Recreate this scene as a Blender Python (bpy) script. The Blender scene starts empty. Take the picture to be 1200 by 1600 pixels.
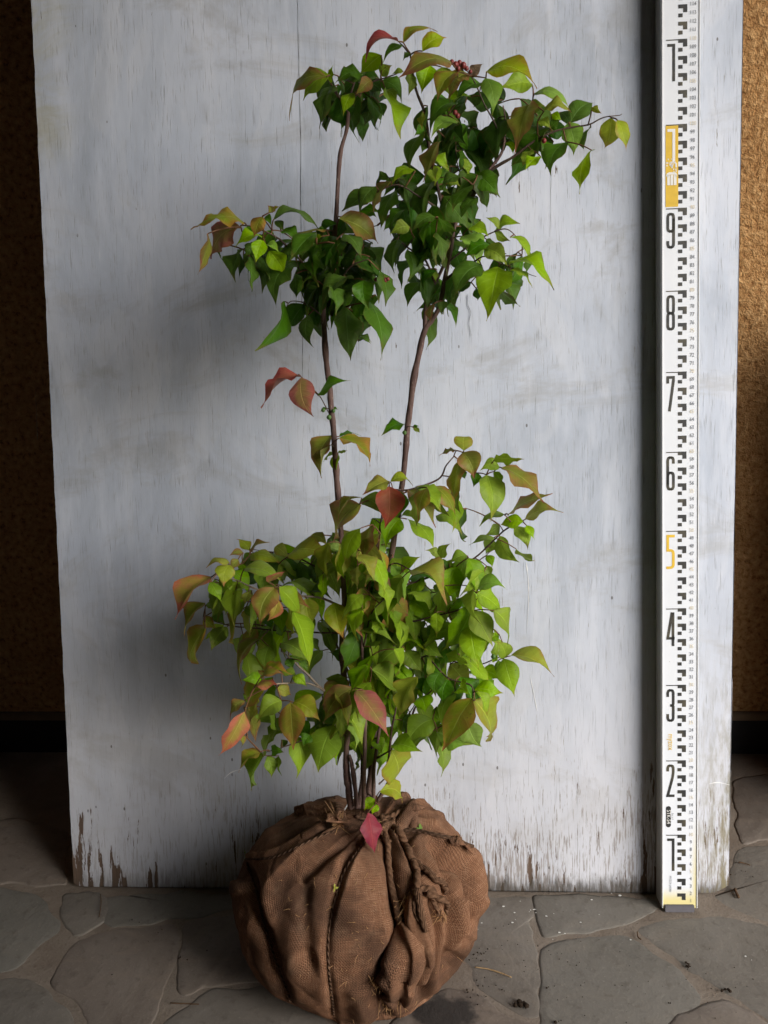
import bpy, bmesh, math, random
import numpy as np
from math import sin, cos, tan, pi, radians, sqrt, atan2, exp
from mathutils import Vector, Matrix, noise
from mathutils.bvhtree import BVHTree

random.seed(7)
S = bpy.context.scene
COL = S.collection

# ------------------------------------------------------------------ camera
F = 1248.0                       # focal length in pixels of the 1200x1600 photo
LEAN = radians(10.8)             # the board leans back against the wall
CAM = np.array([0.0485, -0.9304, 0.7971])
PITCH, YAW, ROLL = radians(15.13), radians(-3.0), radians(-1.53)

def cam_axes():
    fw = np.array([0, cos(PITCH), -sin(PITCH)]); up = np.array([0, sin(PITCH), cos(PITCH)]); rt = np.array([1.0, 0, 0])
    R = np.array([[cos(YAW), sin(YAW), 0], [-sin(YAW), cos(YAW), 0], [0, 0, 1]])
    fw, up, rt = R @ fw, R @ up, R @ rt
    return cos(ROLL) * rt + sin(ROLL) * up, -sin(ROLL) * rt + cos(ROLL) * up, fw
RT, UP, FW = cam_axes()
cd = bpy.data.cameras.new('camera'); cam = bpy.data.objects.new('camera', cd); COL.objects.link(cam)
cd.sensor_fit = 'VERTICAL'; cd.sensor_height = 36.0; cd.lens = 36.0 * F / 1600.0
cd.clip_start = 0.01; cd.clip_end = 200
m = Matrix.Identity(4)
for i in range(3):
    m[i][0], m[i][1], m[i][2], m[i][3] = RT[i], UP[i], -FW[i], CAM[i]
cam.matrix_world = m
S.camera = cam

# ------------------------------------------------------------------ sky, sun, exposure
SUN_AZ, SUN_EL = radians(49), radians(26)      # from the right behind the camera
w = bpy.data.worlds.new('World'); S.world = w; w.use_nodes = True
nt = w.node_tree; bg = nt.nodes['Background']
sky = nt.nodes.new('ShaderNodeTexSky'); sky.sky_type = 'NISHITA'; sky.sun_disc = False
sky.sun_elevation = SUN_EL; sky.sun_rotation = pi - SUN_AZ
sky.air_density = 1.0; sky.dust_density = 1.5; sky.ozone_density = 1.0
nt.links.new(sky.outputs[0], bg.inputs[0]); bg.inputs[1].default_value = 0.065
sl = bpy.data.lights.new('sun', 'SUN'); sl.energy = 1.5; sl.angle = radians(46); sl.color = (1.0, 0.995, 0.985)
so = bpy.data.objects.new('sun', sl); COL.objects.link(so)
sdir = Vector((sin(SUN_AZ) * cos(SUN_EL), -cos(SUN_AZ) * cos(SUN_EL), sin(SUN_EL)))
so.rotation_euler = sdir.to_track_quat('Z', 'Y').to_euler(); so.location = sdir * 5
S.view_settings.view_transform = 'Standard'; S.view_settings.look = 'None'
S.view_settings.gamma = 1.0; S.view_settings.exposure = 1.6

# ------------------------------------------------------------------ pixel -> place helpers
def ray(px, py): return FW + RT * (px - 600) / F + UP * (800 - py) / F
def atY(px, py, Y):
    d = ray(px, py); return Vector(CAM + d * ((Y - CAM[1]) / d[1]))
def atZ(px, py, Z):
    d = ray(px, py); return Vector(CAM + d * ((Z - CAM[2]) / d[2]))
def project(P):
    d = np.asarray(P) - CAM; z = d @ FW
    return np.stack([600 + F * (d @ RT) / z, 800 - F * (d @ UP) / z], -1)

# ------------------------------------------------------------------ object helpers
def link(name, me, mat=None, parent=None, smooth=False):
    o = bpy.data.objects.new(name, me); COL.objects.link(o)
    if mat is not None and not me.materials: me.materials.append(mat)
    if parent is not None: o.parent = parent
    if smooth and me.polygons: me.polygons.foreach_set('use_smooth', [True] * len(me.polygons))
    return o
def mesh(name, V, Fs, mat=None, parent=None, smooth=False, uv=None):
    me = bpy.data.meshes.new(name); me.from_pydata([tuple(v) for v in V], [], Fs); me.update()
    if uv is not None:
        l = me.uv_layers.new(name='UVMap'); li = np.empty(len(me.loops), dtype=np.int32)
        me.loops.foreach_get('vertex_index', li)
        l.data.foreach_set('uv', np.asarray(uv, dtype=np.float32)[li].ravel())
    return link(name, me, mat, parent, smooth)
def tag(o, label=None, cat=None, group=None, kind=None):
    for k, v in (('label', label), ('category', cat), ('group', group), ('kind', kind)):
        if v: o[k] = v
    return o
def empty(name, loc=(0, 0, 0), rot=(0, 0, 0)):
    o = bpy.data.objects.new(name, None); COL.objects.link(o); o.location = loc; o.rotation_euler = rot
    o.empty_display_size = 0.05; return o
def bm_obj(name, bm, mat, parent=None, smooth=False):
    me = bpy.data.meshes.new(name); bm.to_mesh(me); bm.free(); return link(name, me, mat, parent, smooth)
def box_bm(bm, x0, x1, y0, y1, z0, z1, bev=0.0):
    r = bmesh.ops.create_cube(bm, size=1.0); vs = r['verts']
    for v in vs:
        v.co = Vector(((x0 + x1) / 2 + v.co.x * (x1 - x0), (y0 + y1) / 2 + v.co.y * (y1 - y0), (z0 + z1) / 2 + v.co.z * (z1 - z0)))
    if bev > 0:
        es = list({e for v in vs for e in v.link_edges})
        bmesh.ops.bevel(bm, geom=es, offset=bev, segments=2, affect='EDGES')
def smooth_path(pts, n=6):
    """Catmull-Rom through the points (Vectors, or tuples with radius)."""
    P = [np.asarray(p, float) for p in pts]; out = []
    for i in range(len(P) - 1):
        a, b, c, d = P[max(i - 1, 0)], P[i], P[i + 1], P[min(i + 2, len(P) - 1)]
        for k in range(n):
            t = k / n
            out.append(0.5 * ((2 * b) + (-a + c) * t + (2 * a - 5 * b + 4 * c - d) * t * t + (-a + 3 * b - 3 * c + d) * t ** 3))
    out.append(P[-1]); return out
def tube(path, rad, seg=7, V=None, Fs=None, uvs=None, wob=0.0):
    """path: list of 3-vectors, rad: list; appends to V, Fs"""
    if V is None: V, Fs = [], []
    n = len(path); base = len(V); prev = None
    P = [Vector(p[:3]) for p in path]; ln = 0.0
    for i in range(n):
        t = (P[min(i + 1, n - 1)] - P[max(i - 1, 0)])
        t = t.normalized() if t.length > 1e-9 else Vector((0, 0, 1))
        if prev is None:
            u = t.cross(Vector((0.31, 0.9, 0.2))).normalized()
        else:
            u = (prev - t * prev.dot(t)).normalized()
        prev = u; v = t.cross(u)
        if i: ln += (P[i] - P[i - 1]).length
        for k in range(seg):
            a = 2 * pi * k / seg
            r = rad[i] * (1 + (wob * noise.noise(Vector((P[i].x * 160 + k * 1.7, P[i].y * 160, P[i].z * 160))) if wob else 0))
            V.append(P[i] + u * (cos(a) * r) + v * (sin(a) * r))
            if uvs is not None: uvs.append((k / seg, ln))
    for i in range(n - 1):
        for k in range(seg):
            a, b = base + i * seg + k, base + i * seg + (k + 1) % seg
            Fs.append((a, b, b + seg, a + seg))
    Fs.append(tuple(base + k for k in reversed(range(seg)))); Fs.append(tuple(base + (n - 1) * seg + k for k in range(seg)))
    return V, Fs

# ------------------------------------------------------------------ material helpers
class M:
    def __init__(s, name, rough=0.8, spec=0.3):
        s.m = bpy.data.materials.new(name); s.m.use_nodes = True; s.t = s.m.node_tree
        s.b = s.t.nodes['Principled BSDF']; s.b.inputs['Roughness'].default_value = rough
        s.b.inputs['Specular IOR Level'].default_value = spec
        s.out = s.t.nodes['Material Output']
    def n(s, typ, **kw):
        nd = s.t.nodes.new(typ)
        for k, v in kw.items():
            if k in nd.inputs: s.set(nd.inputs[k], v)
            else: setattr(nd, k, v)
        return nd
    def set(s, inp, v):
        if isinstance(v, bpy.types.NodeSocket): s.t.links.new(v, inp)
        elif isinstance(v, bpy.types.Node): s.t.links.new(v.outputs[0], inp)
        else: inp.default_value = v
    def coord(s, kind='Object'): return s.n('ShaderNodeTexCoord').outputs[kind]
    def mapping(s, vec, scale=(1, 1, 1), loc=(0, 0, 0), rot=(0, 0, 0)):
        nd = s.n('ShaderNodeMapping'); s.set(nd.inputs['Vector'], vec)
        nd.inputs['Scale'].default_value = scale; nd.inputs['Location'].default_value = loc; nd.inputs['Rotation'].default_value = rot
        return nd.outputs[0]
    def noise(s, vec, scale, detail=4, rough=0.55, dist=0.0):
        nd = s.n('ShaderNodeTexNoise'); s.set(nd.inputs['Vector'], vec)
        nd.inputs['Scale'].default_value = scale; nd.inputs['Detail'].default_value = detail
        nd.inputs['Roughness'].default_value = rough; nd.inputs['Distortion'].default_value = dist
        return nd.outputs['Fac']
    def vor(s, vec, scale, feature='F1'):
        nd = s.n('ShaderNodeTexVoronoi'); nd.feature = feature; s.set(nd.inputs['Vector'], vec); nd.inputs['Scale'].default_value = scale
        return nd.outputs['Distance']
    def math(s, op, a, b=0.0, c=0.0, clamp=False):
        nd = s.n('ShaderNodeMath'); nd.operation = op; nd.use_clamp = clamp
        s.set(nd.inputs[0], a); s.set(nd.inputs[1], b); s.set(nd.inputs[2], c); return nd.outputs[0]
    def ramp(s, fac, stops):
        nd = s.n('ShaderNodeValToRGB'); s.set(nd.inputs[0], fac); cr = nd.color_ramp
        while len(cr.elements) < len(stops): cr.elements.new(0.5)
        for e, (p, c) in zip(cr.elements, stops):
            e.position = p; e.color = (*c, 1) if isinstance(c, tuple) else (c, c, c, 1)
        return nd.outputs[0]
    def rng(s, v, a, b, c=0.0, d=1.0, smooth=True):
        nd = s.n('ShaderNodeMapRange'); nd.interpolation_type = 'SMOOTHSTEP' if smooth else 'LINEAR'
        s.set(nd.inputs[0], v)
        for i, x in zip((1, 2, 3, 4), (a, b, c, d)): s.set(nd.inputs[i], x)
        return nd.outputs[0]
    def mix(s, fac, a, b, mode='MIX'):
        nd = s.n('ShaderNodeMix'); nd.data_type = 'RGBA'; nd.blend_type = mode
        s.set(nd.inputs[0], fac)
        for i, x in ((6, a), (7, b)):
            s.set(nd.inputs[i], (*x, 1) if isinstance(x, tuple) and len(x) == 3 else x)
        return nd.outputs[2]
    def xyz(s, vec):
        nd = s.n('ShaderNodeSeparateXYZ'); s.set(nd.inputs[0], vec); return nd.outputs
    def base(s, c): s.set(s.b.inputs['Base Color'], (*c, 1) if isinstance(c, tuple) and len(c) == 3 else c)
    def bump(s, h, strength=0.5, dist=0.002):
        nd = s.n('ShaderNodeBump'); nd.inputs['Strength'].default_value = strength; nd.inputs['Distance'].default_value = dist
        s.set(nd.inputs['Height'], h); s.set(s.b.inputs['Normal'], nd.outputs[0]); return nd.outputs[0]

def mat_plain(name, c, rough=0.7, spec=0.3, var=0.12, scale=60):
    k = M(name, rough, spec); nz = k.noise(k.coord(), scale, 3)
    k.base(k.mix(nz, tuple(x * (1 - var) for x in c), tuple(min(1, x * (1 + var)) for x in c))); return k.m

def mat_print():
    k = M('worn_black_print', 0.5, 0.35); co = k.coord(); a = k.noise(co, 45, 4, 0.6); b = k.noise(k.mapping(co, (900, 1, 700)), 1.0, 3)
    col = k.mix(k.rng(a, 0.42, 0.68), (0.030, 0.031, 0.032), (0.085, 0.075, 0.050))
    col = k.mix(k.math('MULTIPLY', k.rng(b, 0.66, 0.72), k.rng(a, 0.5, 0.6)), col, (0.5, 0.5, 0.5)); k.base(col); return k.m

# ---- painted plywood
def mat_board():
    k = M('weathered_white_paint', 0.62, 0.25); co = k.coord(); X, Y, Z = k.xyz(co)
    fine = k.noise(k.mapping(co, (560, 1, 34)), 1.0, 5, 0.65)
    mid = k.noise(k.mapping(co, (130, 1, 10)), 1.0, 5, 0.62)
    big = k.noise(k.mapping(co, (6, 1, 3.0)), 1.0, 6, 0.62, 0.5)
    brush = k.noise(k.mapping(co, (30, 1, 4.5), (3, 0, 1)), 1.0, 5, 0.65)
    col = k.ramp(big, [(0.28, (0.380, 0.425, 0.505)), (0.5, (0.523, 0.573, 0.670)), (0.70, (0.613, 0.655, 0.750))])
    col = k.mix(k.math('MULTIPLY', k.rng(brush, 0.46, 0.68), 0.42), col, (0.69, 0.725, 0.81))
    col = k.mix(k.math('MULTIPLY', k.rng(brush, 0.45, 0.28), 0.30), col, (0.38, 0.40, 0.44))
    # blotches where the coat is thin or damp
    thin = k.noise(k.mapping(co, (4.5, 1, 8), (11, 0, 4)), 1.0, 7, 0.68, 0.9)
    col = k.mix(k.math('MULTIPLY', k.rng(thin, 0.50, 0.68), 0.55), col, (0.37, 0.375, 0.385))
    lap = k.noise(k.mapping(co, (16, 1, 5), (7, 0, 9)), 1.0, 3, 0.5, 1.2)
    col = k.mix(k.math('MULTIPLY', k.rng(lap, 0.555, 0.60), 0.14), col, (0.74, 0.75, 0.79))
    # open grain: short dark vertical ticks all over
    grain = k.math('MULTIPLY', k.rng(fine, 0.50, 0.68), k.rng(mid, 0.36, 0.62))
    col = k.mix(k.math('MULTIPLY', grain, 0.50), col, (0.22, 0.22, 0.23))
    col = k.mix(k.math('MULTIPLY', k.rng(fine, 0.42, 0.28), 0.35), col, (0.76, 0.77, 0.80))
    warm = k.rng(Z, 0.0, 0.60, 1.0, 0.0)
    col = k.mix(k.math('MULTIPLY', warm, 0.45), col, (0.575, 0.560, 0.580))
    # yellow-green bloom at the upper left edge
    bl = k.math('MULTIPLY', k.rng(X, -0.44, -0.38, 1.0, 0.0), k.math('MULTIPLY', k.rng(Z, 0.95, 1.05), k.rng(thin, 0.4, 0.6)))
    col = k.mix(k.math('MULTIPLY', bl, 0.5), col, (0.42, 0.40, 0.25))
    # flaking near the foot, patches long along the grain
    fl = k.noise(k.mapping(co, (110, 1, 14), (0, 0, 2.3)), 1.0, 6, 0.62, 0.25)
    fl2 = k.noise(k.mapping(co, (420, 1, 30), (4, 0, 1.3)), 1.0, 5, 0.65, 0.1)
    patch = k.noise(k.mapping(co, (9, 1, 6), (5.2, 0, 1)), 1.0, 3, 0.5)
    near = k.math('ADD', k.rng(Z, 0.0, 0.16, 0.11, 0.0, False), k.math('MULTIPLY', k.rng(Z, 0.02, 0.38, 1.0, 0.0), k.math('MULTIPLY', k.math('SUBTRACT', patch, 0.45), 0.42)))
    leftc = k.math('MULTIPLY', k.rng(X, -0.46, -0.32, 0.165, 0.0), k.rng(Z, 0.0, 0.17, 1.0, 0.0))
    flv = k.math('ADD', fl, k.math('ADD', near, leftc))
    flake = k.rng(flv, 0.70, 0.725)
    streak = k.rng(k.math('ADD', fl2, k.math('ADD', k.rng(Z, 0.0, 0.26, 0.135, -0.06, False), k.math('MULTIPLY', k.math('SUBTRACT', patch, 0.5), 0.28))), 0.605, 0.665)
    col = k.mix(k.math('MULTIPLY', streak, k.rng(X, -0.42, 0.0, 0.35, 0.70)), col, k.mix(patch, (0.18, 0.15, 0.13), (0.28, 0.235, 0.205)))
    wood = k.mix(k.noise(k.mapping(co, (300, 1, 20)), 1.0, 3), (0.06, 0.04, 0.03), (0.19, 0.13, 0.095))
    col = k.mix(flake, col, wood)
    # soil splash along the very bottom
    dn = k.noise(k.mapping(co, (120, 1, 30)), 1.0, 5, 0.65)
    dirt = k.rng(k.math('ADD', k.math('MULTIPLY', dn, 0.060), k.math('MULTIPLY', Z, -1.0)), 0.0, 0.028)
    right = k.rng(X, -0.30, 0.05, 0.45, 1.0)
    col = k.mix(k.math('MULTIPLY', dirt, k.math('MULTIPLY', right, 0.85)), col, (0.05, 0.042, 0.032))
    gsl = k.math('MULTIPLY', k.rng(X, 0.38, 0.455), k.rng(Z, 0.0, 0.42, 1.0, 0.0))
    col = k.mix(k.math('MULTIPLY', gsl, k.rng(dn, 0.38, 0.65)), col, (0.22, 0.19, 0.11))
    spk = k.vor(k.mapping(co, (48, 1, 26)), 1.0)
    spots = k.math('MULTIPLY', k.rng(spk, 0.05, 0.075, 1.0, 0.0), k.rng(k.noise(co, 14, 2), 0.55, 0.6))
    col = k.mix(k.math('MULTIPLY', spots, 0.8), col, (0.10, 0.09, 0.085))
    k.base(col)
    hgt = k.math('SUBTRACT', k.math('MULTIPLY', fine, 0.35), k.math('ADD', k.math('MULTIPLY', flake, 1.0), k.math('MULTIPLY', grain, 0.8)))
    k.bump(hgt, 0.55, 0.0008)
    return k.m

def mat_edge():
    k = M('bare_plywood_edge', 0.85, 0.15); co = k.coord(); Y = k.xyz(co)[1]
    ply = k.math('SINE', k.math('MULTIPLY', Y, 1600)); nz = k.noise(k.mapping(co, (80, 80, 20)), 1.0, 4)
    k.base(k.mix(k.math('ADD', k.math('MULTIPLY', ply, 0.25), k.math('MULTIPLY', nz, 0.8), clamp=True), (0.16, 0.11, 0.075), (0.48, 0.42, 0.36))); return k.m

def mat_stucco():
    k = M('ochre_stucco', 0.95, 0.1); co = k.coord()
    a = k.noise(co, 105, 5, 0.62, 0.2); b = k.noise(co, 360, 3, 0.6); c = k.noise(co, 9, 4)
    h = k.math('ADD', k.math('MULTIPLY', a, 0.7), k.math('MULTIPLY', b, 0.3))
    col = k.ramp(a, [(0.28, (0.19, 0.075, 0.028)), (0.45, (0.54, 0.29, 0.115)), (0.75, (0.74, 0.47, 0.225))])
    col = k.mix(k.math('MULTIPLY', k.rng(c, 0.4, 0.7), 0.3), col, (0.30, 0.14, 0.045))
    k.base(col); k.bump(k.rng(h, 0.3, 0.65), 1.0, 0.006); return k.m

def mat_stone():
    k = M('grey_brown_paving_stone', 0.75, 0.3); co = k.coord()
    ri = k.n('ShaderNodeObjectInfo').outputs['Random']
    off = k.n('ShaderNodeCombineXYZ'); k.set(off.inputs[0], k.math('MULTIPLY', ri, 40)); 
    va = k.n('ShaderNodeVectorMath'); va.operation = 'ADD'; k.set(va.inputs[0], co); k.set(va.inputs[1], off.outputs[0]); p = va.outputs[0]
    a = k.noise(p, 9, 6, 0.62, 0.5); b = k.noise(p, 70, 5, 0.65); c = k.noise(p, 300, 3, 0.6)
    lay = k.noise(k.mapping(p, (8, 26, 1), rot=(0, 0, 0.6)), 1.0, 5, 0.6, 0.8)
    col = k.ramp(a, [(0.25, (0.118, 0.096, 0.079)), (0.5, (0.178, 0.149, 0.125)), (0.75, (0.228, 0.198, 0.172))])
    col = k.mix(k.math('MULTIPLY', k.rng(lay, 0.5, 0.68), 0.35), col, (0.25, 0.20, 0.155))
    col = k.mix(k.math('MULTIPLY', k.rng(ri, 0.4, 1.0), 0.55), col, (0.150, 0.155, 0.138)); col = k.mix(k.math('MULTIPLY', k.rng(ri, 0.45, 0.0), 0.45), col, (0.215, 0.170, 0.140))
    col = k.mix(k.math('MULTIPLY', k.rng(b, 0.52, 0.72), 0.40), col, (0.075, 0.060, 0.048))
    col = k.mix(k.math('MULTIPLY', k.rng(c, 0.58, 0.75), 0.35), col, (0.33, 0.29, 0.25))
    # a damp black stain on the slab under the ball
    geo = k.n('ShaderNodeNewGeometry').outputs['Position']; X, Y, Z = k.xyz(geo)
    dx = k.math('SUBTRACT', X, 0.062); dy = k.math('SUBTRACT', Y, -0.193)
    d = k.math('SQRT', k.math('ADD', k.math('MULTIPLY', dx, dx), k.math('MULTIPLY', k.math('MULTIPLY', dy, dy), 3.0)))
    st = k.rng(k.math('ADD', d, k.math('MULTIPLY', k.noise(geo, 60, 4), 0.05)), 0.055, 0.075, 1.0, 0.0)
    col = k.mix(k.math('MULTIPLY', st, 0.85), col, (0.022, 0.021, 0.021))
    k.base(col)
    k.set(k.b.inputs['Roughness'], k.math('SUBTRACT', 0.78, k.math('MULTIPLY', k.rng(a, 0.4, 0.7), 0.22)))
    k.bump(k.math('ADD', k.math('MULTIPLY', a, 1.2), k.math('ADD', k.math('MULTIPLY', b, 0.45), k.math('MULTIPLY', c, 0.10))), 0.42, 0.005); return k.m

def mat_mortar():
    k = M('sandy_mortar', 0.92, 0.15); co = k.coord()
    a = k.noise(co, 14, 5, 0.6, 0.3); b = k.noise(co, 260, 4, 0.7)
    col = k.ramp(a, [(0.3, (0.17, 0.135, 0.106)), (0.55, (0.215, 0.178, 0.144)), (0.75, (0.260, 0.222, 0.185))])
    col = k.mix(k.math('MULTIPLY', k.rng(b, 0.5, 0.75), 0.5), col, (0.09, 0.066, 0.048))
    k.base(col); k.bump(k.math('ADD', k.math('MULTIPLY', a, 1.0), k.math('MULTIPLY', b, 0.35)), 0.8, 0.003); return k.m

def mat_burlap(name='burlap', tint=1.0):
    k = M(name, 0.95, 0.08); uv = k.n('ShaderNodeTexCoord').outputs['UV']; co = k.coord()
    wob = k.n('ShaderNodeTexNoise'); k.set(wob.inputs['Vector'], uv); wob.inputs['Scale'].default_value = 38; wob.inputs['Detail'].default_value = 2
    va = k.n('ShaderNodeVectorMath'); va.operation = 'MULTIPLY_ADD'; k.set(va.inputs[0], wob.outputs['Color']); va.inputs[1].default_value = (0.008, 0.008, 0); k.set(va.inputs[2], uv)
    U, V, _ = k.xyz(va.outputs[0])
    f = 2 * pi / 0.0032
    su = k.math('SINE', k.math('MULTIPLY', U, f)); sv = k.math('SINE', k.math('MULTIPLY', V, f))
    weave = k.math('MULTIPLY', su, sv)                      # over / under squares
    gu = k.math('ABSOLUTE', k.math('COSINE', k.math('MULTIPLY', U, f)))
    gv = k.math('ABSOLUTE', k.math('COSINE', k.math('MULTIPLY', V, f)))
    hole = k.math('MULTIPLY', k.rng(gu, 0.55, 1.0), k.rng(gv, 0.55, 1.0))
    th = k.noise(k.mapping(uv, (900, 60, 1)), 1.0, 3); tv = k.noise(k.mapping(uv, (60, 900, 1)), 1.0, 3)
    big = k.noise(co, 11, 5, 0.6, 0.4); med = k.noise(co, 45, 4, 0.6)
    t = tint
    col = k.ramp(k.math('ADD', k.math('MULTIPLY', th, 0.5), k.math('MULTIPLY', tv, 0.5)), [(0.3, (0.140 * t, 0.066 * t, 0.037 * t)), (0.5, (0.245 * t, 0.123 * t, 0.070 * t)), (0.72, (0.39 * t, 0.23 * t, 0.145 * t))])
    col = k.mix(k.math('MULTIPLY', k.rng(big, 0.42, 0.64), 0.75), col, (0.075 * t, 0.043 * t, 0.030 * t))
    col = k.mix(k.math('MULTIPLY', k.rng(med, 0.5, 0.75), 0.30), col, (0.34 * t, 0.225 * t, 0.145 * t))
    col = k.mix(k.math('MULTIPLY', hole, 0.9), col, (0.035, 0.020, 0.012))
    k.base(col)
    fz = k.rng(k.noise(co, 30, 4, 0.65), 0.38, 0.62, 0.25, 1.0)
    weave = k.math('MULTIPLY', weave, fz); hole = k.math('MULTIPLY', hole, fz)
    k.bump(k.math('ADD', k.math('MULTIPLY', weave, 0.5), k.math('ADD', k.math('MULTIPLY', hole, -1.2), k.math('MULTIPLY', med, 0.6))), 0.75, 0.0009)
    return k.m

def mat_twine(name='twine', c0=(0.075, 0.042, 0.027), c1=(0.185, 0.108, 0.068)):
    k = M(name, 0.9, 0.1); uv = k.n('ShaderNodeTexCoord').outputs['UV']; U, V, _ = k.xyz(uv)
    ph = k.math('ADD', k.math('MULTIPLY', U, 4 * pi), k.math('MULTIPLY', V, 2 * pi / 0.0075))
    s_ = k.math('SINE', ph); nz = k.noise(k.coord(), 420, 4, 0.6); big = k.noise(k.coord(), 40, 3)
    f_ = k.math('ADD', k.math('MULTIPLY', s_, 0.16), k.math('MULTIPLY', nz, 0.9), clamp=True)
    k.base(k.mix(k.math('MULTIPLY', k.rng(big, 0.4, 0.7), 0.4), k.mix(f_, c0, c1), c0)); k.bump(k.math('ADD', s_, nz), 0.8, 0.0010); return k.m

def mat_bark(name, c0, c1, c2):
    k = M(name, 0.7, 0.3); co = k.coord()
    a = k.noise(k.mapping(co, (300, 300, 90)), 1.0, 4, 0.6); b = k.noise(k.mapping(co, (60, 60, 18)), 1.0, 3)
    len_ = k.vor(k.mapping(co, (330, 330, 120)), 1.0)
    col = k.mix(k.rng(b, 0.3, 0.7), c0, c1); col = k.mix(k.math('MULTIPLY', k.rng(a, 0.5, 0.75), 0.6), col, c2)
    col = k.mix(k.math('MULTIPLY', k.rng(len_, 0.10, 0.2, 1.0, 0.0), 0.6), col, (0.32, 0.25, 0.21))
    k.base(col); k.bump(k.math('ADD', a, k.math('MULTIPLY', len_, -0.6)), 0.6, 0.0008); return k.m

# ---- leaves: pigment runs from the midrib to a flushed edge and tip
def mat_leaf(name, mid, edge, tip, e0=0.45, e1=1.05, t0=0.72, back=0.75, trans=0.38, spots=0.0):
    k = M(name, 0.5, 0.22); uv = k.n('ShaderNodeTexCoord').outputs['UV']; U, V, _ = k.xyz(uv)
    ri = k.n('ShaderNodeAttribute'); ri.attribute_name = 'tone'; R = ri.outputs['Fac']
    co = k.coord(); cm = k.n('ShaderNodeVectorMath'); cm.operation = 'ADD'; k.set(cm.inputs[0], co)
    cx = k.n('ShaderNodeCombineXYZ'); k.set(cx.inputs[0], k.math('MULTIPLY', R, 9)); k.set(cm.inputs[1], cx.outputs[0]); p = cm.outputs[0]
    nz = k.noise(p, 70, 4, 0.6); nz2 = k.noise(p, 260, 3, 0.6)
    av = k.math('ABSOLUTE', k.math('SUBTRACT', k.math('MULTIPLY', V, 2.0), 1.0))
    ed = k.rng(k.math('ADD', av, k.math('MULTIPLY', k.math('SUBTRACT', nz, 0.5), 1.9)), e0, e1)
    tp = k.rng(k.math('ADD', U, k.math('MULTIPLY', k.math('SUBTRACT', nz, 0.5), 0.9)), t0, 1.02)
    col = k.mix(ed, mid, edge); col = k.mix(tp, col, tip)
    # hue and value drift from leaf to leaf
    hs = k.n('ShaderNodeHueSaturation'); k.set(hs.inputs['Color'], col)
    k.set(hs.inputs['Hue'], k.math('ADD', 0.485, k.math('MULTIPLY', R, 0.03)))
    k.set(hs.inputs['Value'], k.math('ADD', 0.82, k.math('MULTIPLY', R, 0.40)))
    k.set(hs.inputs['Saturation'], k.math('ADD', 0.90, k.math('MULTIPLY', R, 0.15))); col = hs.outputs[0]
    col = k.mix(k.math('MULTIPLY', k.rng(nz2, 0.5, 0.8), 0.30), col, tuple(x * 0.55 for x in mid))
    # blemishes
    sp = k.math('MULTIPLY', k.rng(k.vor(p, 95), 0.06, 0.14, 1.0, 0.0), k.rng(k.noise(p, 24, 2), 0.56, 0.66))
    col = k.mix(k.math('MULTIPLY', sp, 0.55 + spots), col, (0.10, 0.045, 0.02))
    bl = k.noise(p, 33, 3, 0.6); col = k.mix(k.math('MULTIPLY', k.rng(bl, 0.50, 0.64), 0.38), col, edge); col = k.mix(k.math('MULTIPLY', k.rng(bl, 0.46, 0.34), 0.30), col, tuple(x * 1.25 for x in mid))
    mg = k.math('MULTIPLY', k.rng(k.math('MAXIMUM', av, k.rng(U, 0.86, 1.0)), 0.86, 1.0), k.rng(k.noise(p, 120, 3), 0.45, 0.62)); col = k.mix(k.math('MULTIPLY', mg, 0.55), col, (0.22, 0.085, 0.03))
    # veins
    mr = k.rng(av, 0.015, 0.06, 1.0, 0.0)
    sv = k.math('SINE', k.math('ADD', k.math('MULTIPLY', k.math('SUBTRACT', U, k.math('MULTIPLY', av, 0.19)), 40), k.math('ADD', k.math('MULTIPLY', nz, 4.0), k.math('MULTIPLY', V, 1.6))))
    svl = k.rng(sv, 0.86, 1.0)
    vein = k.math('MAXIMUM', mr, k.math('MULTIPLY', svl, 0.22))
    col = k.mix(k.math('MULTIPLY', vein, 0.46), col, tuple(min(1, x * 1.7 + 0.05) for x in mid))
    bf = k.n('ShaderNodeNewGeometry').outputs['Backfacing']
    col2 = k.mix(bf, col, k.mix(0.45, col, (0.17 * back, 0.20 * back, 0.09 * back)))
    k.base(col2)
    k.set(k.b.inputs['Roughness'], k.math('ADD', 0.36, k.math('MULTIPLY', nz2, 0.22)))
    nb = k.bump(k.math('ADD', k.math('MULTIPLY', vein, -0.8), k.math('ADD', k.math('MULTIPLY', nz, 0.5), k.math('MULTIPLY', sv, 0.16))), 0.5, 0.0010)
    tr = k.n('ShaderNodeBsdfTranslucent'); k.set(tr.inputs['Normal'], nb)
    g = k.n('ShaderNodeGamma'); k.set(g.inputs['Color'], col); g.inputs['Gamma'].default_value = 0.82
    k.set(tr.inputs['Color'], g.outputs[0])
    ms = k.n('ShaderNodeMixShader'); ms.inputs[0].default_value = trans
    k.set(ms.inputs[1], k.b.outputs[0]); k.set(ms.inputs[2], tr.outputs[0]); k.set(k.out.inputs['Surface'], ms.outputs[0])
    return k.m

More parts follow.
